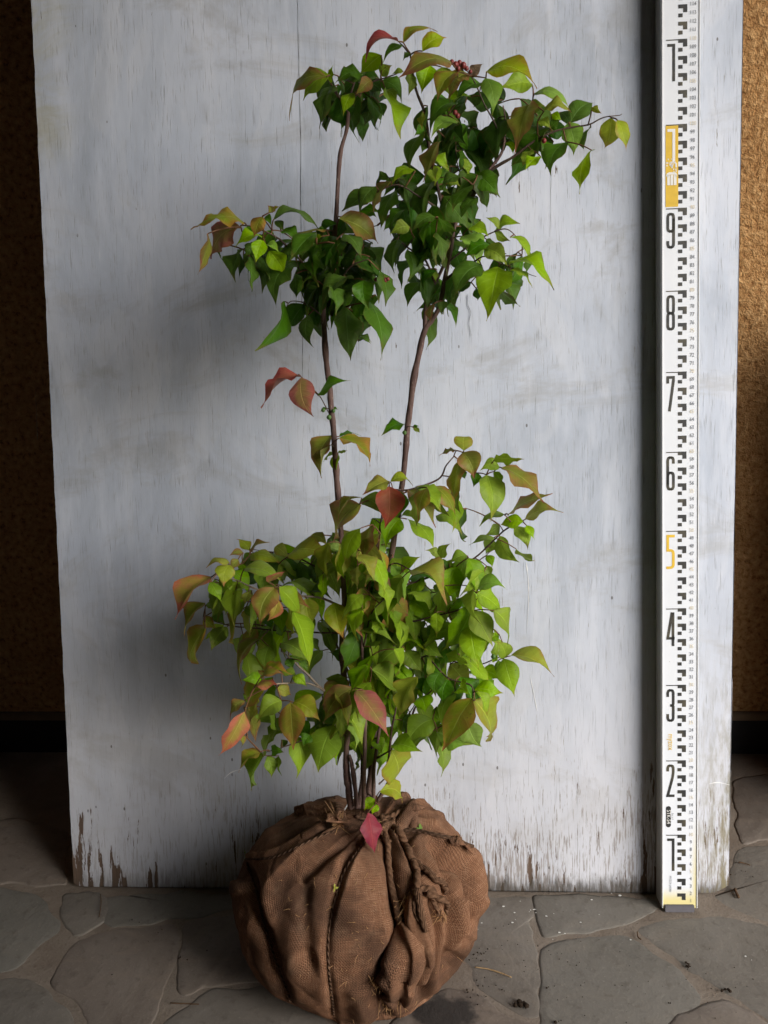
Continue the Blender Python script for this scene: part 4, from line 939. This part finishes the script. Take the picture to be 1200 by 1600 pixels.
RAW = """
622 65 568 88 12 r;630 66 680 50 13 o;629 71 595 90 9 g;660 80 695 60 24 y;705 98 632 118 28 o;642 85 630 93 8 g;672 102 662 145 30 l;690 105 698 148 32 l
638 110 638 145 18 l;715 112 685 156 28 o;715 120 704 151 15 o;515 118 474 152 26 l;510 120 446 182 16 o;516 130 520 102 10 l;568 119 525 128 19 g;596 86 565 120 30 l
595 118 611 102 18 l;595 128 630 149 25 g;538 125 568 130 15 g;520 135 502 190 25 g;518 140 514 191 20 d;552 145 535 175 21 l;528 152 545 199 42 d;562 152 554 219 29 g
582 152 576 196 30 g;599 142 622 206 24 l;602 140 620 158 15 l;592 160 598 181 18 d;580 125 558 145 22 o;630 112 612 116 8 l;715 160 668 195 24 g;660 175 660 200 11 y
715 190 676 208 21 L;665 199 648 212 15 g;668 210 634 261 16 g;670 218 658 238 15 g;685 222 666 278 24 o;695 215 702 245 22 d;708 220 708 258 21 d;672 245 698 264 16 l
680 258 680 289 22 l;575 128 595 145 22 d;560 128 540 150 22 d;615 128 600 150 18 d;738 120 754 102 16 b;760 112 834 126 29 y;831 131 784 141 31 l;759 122 775 169 31 L
732 115 704 150 26 o;752 131 715 155 20 g;735 152 700 172 15 l;750 142 740 168 16 d;828 162 810 224 38 o;828 170 850 165 19 l;835 146 889 166 15 L;850 174 890 170 15 y
862 178 875 188 14 l;840 190 860 200 14 l;892 191 928 160 31 g;925 168 938 180 10 y;888 192 901 236 34 L;922 200 912 235 14 g;955 184 946 232 32 y;965 188 979 232 21 y
925 235 909 294 19 l;885 222 861 271 34 g;855 210 888 208 25 d;840 210 805 260 35 g;848 220 856 258 21 g;830 235 818 260 16 l;845 245 825 266 18 l;860 200 875 190 15 g
792 222 802 240 12 l;778 185 772 248 35 d;738 200 750 280 46 d;712 220 708 258 19 d;722 235 718 268 15 g;700 180 715 192 18 L;725 248 732 275 13 l;750 275 778 308 30 g
760 278 710 302 26 g;700 285 719 292 10 l;810 210 830 222 28 d;708 200 725 220 28 d;805 190 840 200 22 d;865 222 840 232 25 d;875 175 890 200 20 d;382 348 304 358 20 o
375 355 331 401 36 p;325 365 310 426 14 o;346 382 344 408 7 g;410 338 400 370 23 o;425 332 418 321 12 o;428 330 437 324 6 o;428 342 498 348 14 g;412 342 425 352 12 g
432 345 442 361 14 g;440 362 464 378 17 g;412 372 368 382 16 l;410 375 400 408 25 l;415 385 438 391 10 L;420 392 445 428 31 l;510 360 459 398 15 o;378 362 398 371 18 g
380 390 366 438 19 g;390 401 391 452 18 g;408 398 412 450 28 d;462 408 424 471 36 g;462 428 458 468 19 g;445 471 412 550 22 g;475 475 452 515 30 d;482 492 480 540 22 g
490 485 500 510 19 d;540 480 550 556 42 g;520 460 530 510 29 d;560 532 580 535 7 g;575 302 538 335 30 g;530 342 590 375 36 o;555 338 590 331 13 g;495 372 504 369 8 l
515 378 465 412 35 g;502 405 515 440 32 d;538 375 515 415 29 g;505 440 558 452 34 d;568 385 578 425 30 d;568 438 572 482 32 g;425 360 410 384 19 g;532 405 562 420 32 d
480 420 505 450 30 d;540 440 565 462 32 d;445 385 465 405 22 g;395 380 385 400 20 g;587 291 561 331 25 g;608 278 583 290 12 g;649 267 613 281 16 l;611 283 580 329 16 o
624 294 591 353 21 g;664 275 617 307 37 d;627 315 640 358 28 d;675 321 668 387 40 g;693 306 736 357 39 g;744 274 779 307 33 g;744 274 712 302 25 g;675 291 701 301 15 g
696 287 717 292 9 l;693 277 705 270 8 g;672 246 701 262 19 l;675 265 680 281 19 l;573 334 589 338 11 g;624 345 600 359 17 g;640 355 613 367 21 l;624 369 659 385 29 g
621 374 611 422 21 g;637 390 643 436 23 g;656 441 639 476 21 g;661 414 664 478 29 d;677 422 680 441 11 l;699 374 697 434 11 L;685 361 685 417 40 d;693 345 704 374 23 d
731 358 763 367 17 l;723 369 752 414 29 L;779 358 761 341 11 l;773 361 809 351 17 l;773 363 795 377 13 l;797 371 831 409 12 l;760 374 789 398 21 g;757 390 789 414 28 l
779 417 765 493 53 l;795 414 862 442 17 l;797 422 833 447 9 l;752 414 711 461 37 g;736 441 717 459 16 d;744 451 749 469 16 d;704 443 712 478 24 g;693 470 691 489 17 g
677 475 672 502 13 o;579 474 608 550 31 g;565 481 568 531 23 d;560 526 580 534 7 g;661 342 640 379 29 d;672 390 651 411 24 d;709 390 720 427 29 d;471 589 410 627 17 r
471 590 482 649 41 p;498 618 535 592 14 g;510 638 500 643 6 g;518 640 528 641 5 g;514 648 515 658 6 g;518 680 492 738 27 o;518 695 501 746 8 y;530 682 565 678 6 g
529 685 580 724 23 o;522 708 506 721 5 g;528 708 543 704 5 g;528 710 524 739 14 l;634 665 598 678 16 g;646 666 654 665 5 g;646 668 655 678 8 l;608 752 570 771 22 y
610 753 645 755 12 y;608 760 605 821 44 r;565 778 522 808 9 o;562 788 525 846 30 o;565 780 598 810 30 g;625 768 618 810 32 d;638 766 678 814 32 o;582 810 598 858 30 g
625 810 602 852 32 g;635 811 678 859 20 l;625 810 652 808 10 g;531 856 556 835 18 y;725 704 728 679 31 y;713 704 688 710 7 o;723 707 740 745 35 o;718 721 711 785 24 o
723 735 727 749 12 d;713 751 713 799 14 g;669 760 710 802 25 o;781 730 752 735 21 l;772 719 814 721 16 l;784 731 846 779 29 o;760 742 769 809 39 l;772 737 783 758 14 g
746 739 739 759 17 d;795 805 856 775 17 o;821 812 872 791 20 y;818 816 783 823 21 l;789 805 750 821 12 g;781 821 760 836 17 g;781 837 807 879 25 l;804 823 826 855 25 l
823 821 833 842 13 l;807 858 830 882 13 l;772 840 734 852 12 g;769 842 760 865 21 g;774 858 790 863 16 g;690 872 699 850 16 l;688 871 667 861 16 l;730 868 702 880 17 g
702 879 679 894 19 d;732 872 744 927 30 g;760 868 770 885 14 g;760 884 767 901 14 g;713 885 702 938 35 l;641 892 702 933 30 y;747 921 788 917 23 L;639 905 697 928 33 d
629 893 650 870 14 l;330 902 282 966 32 p;390 860 371 842 16 y;391 860 416 840 7 o;390 868 439 878 20 y;380 864 358 868 12 o;358 879 321 884 12 y;358 882 348 914 32 y
372 874 360 888 15 y;362 908 370 928 16 l;328 910 346 939 20 g;368 922 390 923 12 g;380 880 378 894 13 g;395 875 415 915 48 d;430 854 451 869 20 y;452 869 514 864 31 y
485 838 511 848 20 y;435 882 446 908 20 l;448 872 462 906 23 d;468 878 474 929 30 d;485 882 502 918 23 d;420 910 448 895 10 p;430 918 405 974 39 o;435 918 468 958 29 l
478 935 489 977 35 y;435 938 422 970 23 p;388 925 385 943 16 y;522 942 529 996 36 y;498 872 530 930 41 l;535 880 558 908 20 l;540 860 560 870 20 l;510 855 538 866 13 L
485 926 518 932 14 d;458 955 484 1040 28 l;468 955 478 1011 36 g;440 950 444 986 26 g;500 970 528 1003 20 g;485 995 500 1023 12 g;320 942 282 984 18 o;321 982 292 1037 34 o
355 980 332 1016 27 g;318 965 338 980 18 o;322 945 352 954 16 g;352 938 380 942 16 l;372 958 359 1004 14 o;385 948 401 971 20 g;400 980 380 1016 22 o;408 998 370 1059 16 o
415 955 410 974 13 g;420 1010 415 1044 30 g;438 1005 482 1038 30 g;448 1030 456 1046 16 d;468 1032 481 1049 10 d;408 1068 379 1060 23 g;410 1054 449 1050 15 o;538 1028 516 1018 20 d
335 955 352 972 18 d;400 960 430 982 18 d;430 970 445 995 20 d;415 885 445 895 22 d;565 918 562 964 24 o;577 927 576 965 27 o;613 930 619 992 45 o;553 966 564 994 18 o
538 860 582 872 27 l;532 876 557 907 27 l;559 882 579 870 19 g;589 867 609 879 18 l;613 872 625 897 24 l;631 893 649 870 19 l;625 897 622 922 19 l;586 906 611 926 28 o
640 939 676 977 34 l;637 951 652 1003 28 g;682 957 679 992 22 l;735 948 697 1013 35 g;745 927 784 957 30 l;739 954 768 1009 38 l;772 954 793 1003 20 l;733 978 742 1043 44 l
712 984 700 1015 19 g;724 942 728 931 14 l;790 1027 781 1003 24 l;798 1025 863 1046 23 y;787 1029 805 1084 37 l;778 1032 782 1061 18 g;772 1034 769 1022 11 l;751 1050 779 1062 24 l
703 1038 736 1073 38 y;742 1077 783 1086 29 l;738 1092 700 1172 47 o;742 1095 775 1157 44 y;730 1128 748 1168 35 L;652 1058 625 1121 38 y;630 1011 585 1047 35 g;634 1017 657 1050 29 g
661 1002 687 1027 28 g;664 1038 689 1056 30 d;688 1050 679 1085 28 d;700 1062 691 1097 31 d;610 1050 639 1058 34 d;658 1059 664 1088 28 d;655 1089 663 1114 32 g;682 1104 688 1130 19 g
676 1124 640 1164 41 g;628 1125 642 1145 28 d;565 984 550 1050 38 d;592 960 607 994 24 d;622 996 640 1003 18 g;580 972 589 988 13 l;718 1074 732 1084 24 g;610 978 634 1002 27 d
688 978 670 1002 24 d;712 1020 688 1038 27 d;592 1002 610 1026 24 d;706 1092 688 1110 27 d;640 1074 622 1098 27 d;382 1112 356 1181 32 p;382 1095 355 1117 17 o;377 1145 381 1168 7 o
393 1112 401 1134 11 g;413 1077 384 1110 31 o;399 1072 433 1071 16 p;408 1066 379 1062 25 g;407 1058 441 1052 16 o;440 1049 463 1057 14 g;433 1075 456 1085 19 y;440 1095 400 1121 30 l
454 1098 457 1168 41 o;458 1097 496 1126 37 y;457 1057 476 1074 17 l;462 1150 472 1210 35 l;440 1156 443 1168 14 d;410 1181 389 1226 30 g;407 1175 371 1198 18 o;413 1176 423 1148 13 g
418 1181 426 1213 21 g;424 1172 443 1173 17 d;436 1181 439 1213 7 g;553 1075 509 1127 41 o;546 1066 505 1101 29 o;556 1064 564 1039 24 o;558 1064 597 1090 28 y;564 1064 556 1055 13 l
556 1079 606 1146 40 p;520 1134 499 1206 54 g;545 1106 560 1135 23 d;468 1128 485 1152 28 d;578 1150 567 1207 32 g;583 1153 597 1176 22 g;611 1172 617 1233 44 y;613 1164 653 1176 28 g
594 1236 630 1253 28 y;586 1249 569 1264 19 l;591 1258 582 1272 14 l;575 1270 582 1330 31 R;506 1109 528 1134 28 d;484 1148 473 1164 19 d
"""
WPROF = [(0, .03), (.04, .25), (.10, .52), (.18, .78), (.28, .95), (.38, 1.0), (.49, .93), (.60, .73), (.70, .49), (.78, .30), (.85, .155), (.92, .065), (1.0, .004)]
def wprof(t):
    for (a, x), (b, y) in zip(WPROF, WPROF[1:]):
        if t <= b: 
            u = (t - a) / (b - a); return x + (y - x) * u
    return 0.0
NT, NS = 13, 6
TS = [0, .03, .08, .15, .24, .34, .45, .56, .67, .77, .86, .94, 1.0]
def leaf_geo(B, T, wpx, scale, rnd, cls, flip=None):
    """one blade from base B to tip T; returns vertices, uv"""
    view = (Vector(CAM) - (B + T) / 2).normalized(); ax = (T - B); L = ax.length; ax = ax / L
    wid = max(wpx * 1.00 / scale, 0.10 * L); nat = min(max(0.62 * L, wid), 1.05 * wid + 0.02)
    s0 = ax.cross(view)
    if s0.length < 1e-4: s0 = Vector((1, 0, 0))
    s0.normalize(); n0 = s0.cross(ax).normalized()
    if n0.dot(view) < 0: n0 = -n0
    roll = math.acos(min(1, wid / max(nat, 1e-6)))
    # turn the blade towards the sky when it lies edge-on
    ca = [(n0 * cos(r) + s0 * sin(r)) for r in (roll, -roll)]
    pick = 0 if ca[0].z > ca[1].z else 1
    if rnd.random() < 0.12: pick = 1 - pick
    if flip is not None: pick = flip
    r = (roll, -roll)[pick]; nrm_ = ca[pick]; sd = nrm_.cross(ax).normalized()
    up = Vector((0, 0, 1)); perp = up - ax * up.dot(ax)
    hz = perp.length
    arch = perp * (0.15 * hz * rnd.uniform(0.6, 1.4)) + nrm_ * rnd.uniform(0.02, 0.13)
    fold = rnd.uniform(0.12, 0.75); nat *= 1 + 0.22 * fold * fold; wave = rnd.uniform(0.03, 0.10); hook = rnd.uniform(-0.13, 0.13); wf = rnd.uniform(7, 17); ph = rnd.uniform(0, 6.28); curl = rnd.uniform(-0.08, 0.35)
    droop = rnd.uniform(-0.02, 0.22); side = rnd.uniform(-0.10, 0.10); twist = rnd.uniform(-0.8, 0.8)
    V, uv = [], []
    for t in TS:
        c = B + ax * (L * t) + arch * (L * 4 * t * (1 - t) * (0.85 + 0.3 * (0.5 - t))) + sd * (side * L * 4 * t * (1 - t) + hook * L * t ** 4)
        hw = wprof(t) * nat / 2; tw = twist * (t - 0.4)
        sdt = sd * cos(tw) + nrm_ * sin(tw); nt_ = nrm_ * cos(tw) - sd * sin(tw)
        for k in range(NS + 1):
            u = k / NS * 2 - 1; e = abs(u)
            rag = 1 + 0.050 * noise.noise(Vector((t * 9 + ph, u * 2, ph))) * e
            lift = fold * e * hw * (1 - 0.35 * e) - curl * e * e * hw
            wv = wave * L * sin(wf * t + ph + (1.3 if u > 0 else 0)) * e * e * (0.3 + 0.7 * wprof(t))
            V.append(c + sdt * (u * hw * rag) + nt_ * (lift + wv) - nt_ * (droop * L * t ** 3)); uv.append((t, k / NS))
    return V, uv
LF = [(j * (NS + 1) + k, (j + 1) * (NS + 1) + k, (j + 1) * (NS + 1) + k + 1, j * (NS + 1) + k + 1) for j in range(NT - 1) for k in range(NS)]
leaves = []
rl = random.Random(21)
OFF = dict(m=.006, d=.030, g=.006, l=-.008, L=-.012, y=-.020, o=-.026, p=-.040, r=-.035, R=-.02, b=-.01)
spx = np.array([(s_[0], s_[1]) for s_ in SK]); sY = np.array([s_[2] for s_ in SK])
def near_Y(x, y):
    d = ((spx - (x, y)) ** 2).sum(1); i = np.argsort(d)[:6]; w_ = 1 / (d[i] + 30); return float((sY[i] * w_).sum() / w_.sum()), math.sqrt(d[i[0]])
def add_leaf(bx, by, tx, ty, wd, c, dy=0.0, flip=None):
    if by > 700: c = dict(g='m', d='g').get(c, c)  # lower crown painted lighter; the upper crown's shade is in its greens
    Y, dn = near_Y(bx, by)
    sp = 1.5 if by > 780 else 1.0
    Yb = Y + OFF[c] * sp * (0.35 if dn < 14 else 1.0) + rl.uniform(-.014, .014) * sp + dy
    if by > 1225 and c in 'Ry': Yb = min(Yb, hit(bx, by)[0].y - .012, hit((bx + tx) / 2, (by + ty) / 2)[0].y - .010)
    if wd > 12: tx, ty = bx + (tx - bx) * 1.07, by + (ty - by) * 1.07
    B = atY(bx, by, Yb); lim = 0.012                         # keep clear of the board
    bl = B.z * tan(LEAN) - lim
    if Yb > bl - 0.01: Yb = bl - 0.01; B = atY(bx, by, Yb)
    sc = F / float((np.array(B) - CAM) @ FW); app = math.hypot(tx - bx, ty - by) / sc
    Lr = max(app * rl.uniform(1.03, 1.16), (wd / sc) / 0.74, 0.004); Lr = min(Lr, app * 1.9 + 0.006)
    dz = math.sqrt(max(Lr * Lr - app * app, 0))
    sgn = -1 if rl.random() < (0.35 if c == 'd' else 0.80) else 1
    T = atY(tx, ty, Yb + sgn * dz)
    bt = T.z * tan(LEAN) - lim
    if T.y > bt: T = atY(tx, ty, bt)
    if (T - B).length < 0.003: return
    V, uv = leaf_geo(B, T, wd, sc, rl, c, flip)
    leaves.append(dict(V=V, uv=uv, c=c, B=B, size=wd * math.hypot(tx - bx, ty - by), tone=rl.random()))
for e in RAW.replace('\n', ';').split(';'):
    a = e.split()
    if len(a) == 6: add_leaf(*[float(v) for v in a[:5]], a[5])
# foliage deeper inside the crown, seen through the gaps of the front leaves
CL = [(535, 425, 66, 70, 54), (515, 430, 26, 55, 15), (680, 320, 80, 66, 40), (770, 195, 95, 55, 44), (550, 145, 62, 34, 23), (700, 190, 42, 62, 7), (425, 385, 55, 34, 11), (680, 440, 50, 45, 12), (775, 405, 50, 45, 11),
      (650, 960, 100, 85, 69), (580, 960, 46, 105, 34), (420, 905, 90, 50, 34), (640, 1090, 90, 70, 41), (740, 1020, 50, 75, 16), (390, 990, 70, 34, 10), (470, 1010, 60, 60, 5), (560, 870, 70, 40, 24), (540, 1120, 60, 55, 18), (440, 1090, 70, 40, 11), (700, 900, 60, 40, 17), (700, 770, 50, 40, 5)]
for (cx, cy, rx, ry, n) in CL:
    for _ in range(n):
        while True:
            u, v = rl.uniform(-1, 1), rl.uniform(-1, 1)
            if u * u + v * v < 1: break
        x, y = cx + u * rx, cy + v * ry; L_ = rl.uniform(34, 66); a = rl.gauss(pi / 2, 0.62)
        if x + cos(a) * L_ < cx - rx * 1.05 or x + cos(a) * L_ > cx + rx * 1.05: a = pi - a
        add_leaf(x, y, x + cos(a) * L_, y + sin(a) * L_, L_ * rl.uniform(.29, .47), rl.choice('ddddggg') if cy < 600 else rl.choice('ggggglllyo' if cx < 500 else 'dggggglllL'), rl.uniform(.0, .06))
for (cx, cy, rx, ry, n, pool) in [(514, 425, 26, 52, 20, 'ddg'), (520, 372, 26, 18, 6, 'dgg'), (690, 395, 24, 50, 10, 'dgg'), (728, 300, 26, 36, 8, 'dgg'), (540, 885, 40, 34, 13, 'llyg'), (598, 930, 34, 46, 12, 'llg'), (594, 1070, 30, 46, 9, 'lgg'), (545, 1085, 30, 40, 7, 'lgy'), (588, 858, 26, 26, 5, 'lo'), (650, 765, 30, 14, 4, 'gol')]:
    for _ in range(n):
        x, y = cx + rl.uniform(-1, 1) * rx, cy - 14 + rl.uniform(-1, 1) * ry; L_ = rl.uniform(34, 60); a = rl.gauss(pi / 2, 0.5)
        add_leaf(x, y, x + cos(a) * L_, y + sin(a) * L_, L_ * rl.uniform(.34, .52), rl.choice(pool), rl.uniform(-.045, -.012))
leaves.sort(key=lambda d: -d['size'])
keys = list(LEAF)
def leaf_mesh(name, group, parent):
    V, uv, tone, mi, Fs = [], [], [], [], []
    for lf in group:
        b = len(V); V += [v - S0 for v in lf['V']]; uv += lf['uv']; tone += [lf['tone']] * len(lf['V'])
        Fs += [tuple(b + i for i in f) for f in LF]; mi += [lf['c']] * len(LF)
    o = mesh(name, V, Fs, None, parent, True, uv); me = o.data
    used = sorted(set(mi)); 
    for u in used: me.materials.append(LEAF[u])
    me.polygons.foreach_set('material_index', [used.index(x) for x in mi])
    at = me.attributes.new('tone', 'FLOAT', 'POINT'); at.data.foreach_set('value', tone); return o
NIND = 299
RARE = {'p': 'pink flushed leaf', 'r': 'red leaf', 'R': 'crimson leaf hanging low over the burlap', 'b': 'withered brown leaf'}
for lf in leaves[:NIND]:
    o = leaf_mesh('leaf', [lf], shrub)
    if lf['c'] in RARE: o['label'] = RARE[lf['c']]
tag(leaf_mesh('small_leaves', leaves[NIND:], shrub), kind='stuff')
# leafstalks and twigs: every blade is carried back to the nearest wood
nodes = [s_[3] for s_ in SK]
todo = sorted(leaves, key=lambda d: min((d['B'] - n_).length for n_ in nodes))
V, Fs = [], []
for lf in todo:
    B = lf['B']; best = min(nodes, key=lambda n_: (B - n_).length + 0.25 * max(0, n_.z - B.z))
    dl = (B - best).length
    if dl > 0.0015:
        mid = (B + best) / 2 + Vector((rl.gauss(0, .06), rl.gauss(0, .06), 0.10)) * dl
        n_ = 5; path = []
        for k in range(n_ + 1):
            t = k / n_; path.append(best * (1 - t) ** 2 + mid * 2 * t * (1 - t) + B * t * t)
        r0 = 0.00075 if dl < 0.03 else 0.00105
        tube([p_ - S0 for p_ in path], [r0 + (0.00055 - r0) * k / n_ for k in range(n_ + 1)], 5, V, Fs)
        nodes.append(B)
        if dl > 0.02: nodes.append(path[3])
tag(mesh('leafstalks', V, Fs, M_PETIOLE, shrub, True), kind='stuff')
# seed capsules
M_FRUIT = mat_plain('red_seed_capsule', (0.22, 0.035, 0.035), 0.4, 0.5, 0.35, 150); M_GALL = mat_plain('green_bud', (0.07, 0.15, 0.03), 0.5, 0.4, 0.2, 150)
def berry(px, py, Y, r, mat, name='seed_capsule', stalk=None):
    bm = bmesh.new(); bmesh.ops.create_uvsphere(bm, u_segments=12, v_segments=8, radius=1)
    P = atY(px, py, Y)
    for v in bm.verts:
        l = 1 + 0.10 * cos(4 * atan2(v.co.y, v.co.x)) * (1 - abs(v.co.z)); c = v.co; v.co = Vector((c.x * r * l, c.y * r * l, c.z * r * 1.15)) + P - S0
    o = bm_obj(name, bm, mat, shrub, True)
    return P
ft = ([], [])
for (x, y, r) in ((706, 97, 2.2), (712, 101, 2.6), (718, 98, 2.2), (724, 102, 2.7), (729, 107, 2.0), (716, 107, 2.0), (735, 112, 1.7)):
    P = berry(x, y, -.105 + random.uniform(-.008, .008), r * .001, M_FRUIT); q = atY(722, 112, -.095)
    tube([q - S0, (q + P) / 2 + Vector((0, 0, .004)) - S0, P - S0], [.0004] * 3, 4, *ft)
for (x, y, r) in ((587, 437, 1.8), (592, 438, 2.0), (597, 439, 2.0), (602, 438, 2.0), (606, 436, 1.7)):
    P = berry(x, y, -.135 + random.uniform(-.004, .004), r * .001, M_FRUIT); q = atY(596, 428, -.13)
    tube([q - S0, (q + P) / 2 - S0, P - S0], [.0004] * 3, 4, *ft)
for (x, y) in ((711, 176), (715, 181), (850, 220)):
    berry(x, y, -.11, .0022, M_FRUIT)
for (x, y, Y, r) in ((632, 676, -.096, 2.2), (514, 652, -.098, 2.4), (521, 642, -.098, 2.0), (505, 641, -.098, 2.0), (771, 1026, -.10, 2.6), (726, 938, -.14, 2.8)):
    berry(x, y, Y, r * .001, M_GALL, 'bud')
mesh('capsule_stalks', *ft, M_PETIOLE, shrub, True)

# ================================================================== LITTER ON THE PAVING
M_STRAW = mat_plain('dry_straw', (0.34, 0.23, 0.12), 0.8, 0.2, 0.3, 200); M_SOIL = mat_plain('soil_crumb', (0.028, 0.019, 0.013), 0.95, 0.1, 0.4, 300)
M_FLAKE = mat_plain('white_paint_flake', (0.70, 0.69, 0.66), 0.7, 0.2, 0.1, 100); M_BARKBIT = mat_plain('bark_chip', (0.10, 0.06, 0.035), 0.9, 0.1, 0.3, 200)
def litter_stick(name, pix, r, mat, label, cat, z=0.003):
    grp = 'twigs lying on the paving' if name == 'dry_twig' else None
    pts = [atZ(p[0], p[1], z) for p in smooth_path(pix, 5)]; o0 = pts[0].copy()
    rr = [r * (0.75 + 0.5 * abs(noise.noise(p * 120))) for p in pts]
    V, Fs = tube([p - o0 for p in pts], rr, 6); o = mesh(name, V, Fs, mat, None, True); o.location = o0; return tag(o, label, cat, grp)
litter_stick('straw_stalk', [(742, 1511), (762, 1514), (782, 1520), (799, 1527)], .0009, M_STRAW, 'pale dry straw stalk lying on the paving right of the root ball', 'straw')
litter_stick('dry_twig', [(266, 1567), (288, 1568), (311, 1569)], .0007, M_BARKBIT, 'thin dark twig lying on the paving near the bottom left', 'twig')
litter_stick('dry_twig', [(157, 1397), (158, 1412), (155, 1432)], .0006, M_BARKBIT, 'thin brown stalk on the paving at the left foot of the board', 'twig')
litter_stick('bark_chip', [(1148, 1389), (1151, 1396), (1154, 1402)], .0022, M_BARKBIT, 'short brown bark chip on the paving right of the measuring staff', 'bark chip')
litter_stick('dry_twig', [(1154, 1347), (1164, 1349), (1172, 1352)], .0009, M_BARKBIT, 'small dark twig on the paving at the right edge', 'twig')
litter_stick('dry_twig', [(996, 1456), (997, 1464), (1002, 1468)], .0009, M_BARKBIT, 'hooked dark twig on the paving left below the measuring staff', 'twig')
def crumbs(name, spots, mat, flat, label=None, cat=None):
    V, Fs = [], []; rc = random.Random(4)
    for (x, y, n, spread, r) in spots:
        for _ in range(n):
            P = atZ(x + rc.gauss(0, spread), y + rc.gauss(0, spread * .5), 0.0015 + r * (0.2 if flat else 0.6)); b = len(V)
            k = 6; q = r * rc.uniform(.4, 1.2); a0 = rc.uniform(0, 6)
            for ring, (h, s_) in enumerate(((-.4, .75), (0.1, 1), (.6, .6))):
                for i in range(k):
                    a = a0 + 2 * pi * i / k; rr = q * s_ * rc.uniform(.7, 1.2); V.append(P + Vector((cos(a) * rr * (1.5 if flat else 1), sin(a) * rr, h * q * (.18 if flat else 1))))
            for ring in range(2):
                for i in range(k):
                    a_, c_ = b + ring * k + i, b + ring * k + (i + 1) % k; Fs.append((a_, c_, c_ + k, a_ + k))
            Fs.append(tuple(b + 2 * k + i for i in range(k)))
    o = mesh(name, V, Fs, mat, None, not flat); return o
o = crumbs('soil_lump', [(812, 1569, 16, 4, .003)], M_SOIL, False); tag(o, 'small dark lump of soil on the paving below the straw stalk', 'soil lump')
tag(crumbs('soil_crumbs', [(1073, 1509, 10, 5, .0016), (1133, 1547, 8, 3, .0018), (900, 1507, 3, 6, .001), (855, 1542, 3, 3, .0014), (870, 1598, 3, 3, .0018), (1046, 1566, 2, 2, .0012), (745, 1495, 16, 12, .0011), (740, 1550, 10, 12, .0013), (770, 1540, 8, 12, .0012), (1100, 1530, 14, 60, .0008), (930, 1500, 30, 90, .0007), (800, 1480, 24, 50, .0008), (206, 1438, 2, 2, .0012), (285, 1497, 3, 4, .0012), (250, 1480, 10, 70, .0008), (1000, 1580, 14, 90, .0008), (1160, 1360, 10, 20, .0009)], M_SOIL, False), kind='stuff')
tag(crumbs('paint_flakes', [(924, 1405, 1, 3, .0015), (969, 1402, 1, 3, .0015), (785, 1415, 1, 3, .0013), (830, 1420, 3, 6, .0010), (812, 1405, 1, 3, .0010), (984, 1470, 1, 3, .0010), (800, 1440, 8, 30, .0010), (900, 1430, 8, 60, .0009), (1180, 1500, 3, 20, .0008)], M_FLAKE, True), kind='stuff')
# bits of green lying on the sacking
def bit(name, px, py, n, size, mat, label):
    V, Fs = [], []; P0, nn = hit(px, py, .003); rb = random.Random(int(px))
    for i in range(n):
        a = 2 * pi * i / n + rb.uniform(-.4, .4); t = nn.orthogonal().normalized(); s_ = nn.cross(t); d = t * cos(a) + s_ * sin(a); e = nn.cross(d); b = len(V); L_ = size * rb.uniform(.7, 1.2)
        for q, wd in ((0, .06), (.3, .22), (.65, .2), (1, .02)):
            for sg in (-1, 1): V.append(d * L_ * q + e * sg * wd * L_ + nn * (.25 * L_ * sin(q * 2.4)))
        for k in range(3): Fs.append((b + 2 * k, b + 2 * k + 1, b + 2 * k + 3, b + 2 * k + 2))
    o = mesh(name, V, Fs, mat, None, True); o.location = P0; return tag(o, label, 'leaf bit', 'bits of leaf on the burlap')
M_BIT = mat_plain('yellow_green_bit', (0.26, 0.26, 0.03), 0.6, 0.3, 0.2, 100); M_BITG = mat_plain('green_bit', (0.14, 0.24, 0.04), 0.6, 0.3, 0.2, 100)
bit('leaf_fragment', 520, 1387, 3, .0055, M_BIT, 'yellow green leaf fragment stuck on the front of the burlap')
bit('leaf_fragment', 655, 1299, 5, .0065, M_BITG, 'tiny green sprig lying on the twine right of the knot')
bit('leaf_fragment', 376, 1308, 4, .006, M_BITG, 'tiny green scrap on the left shoulder of the burlap by the board')
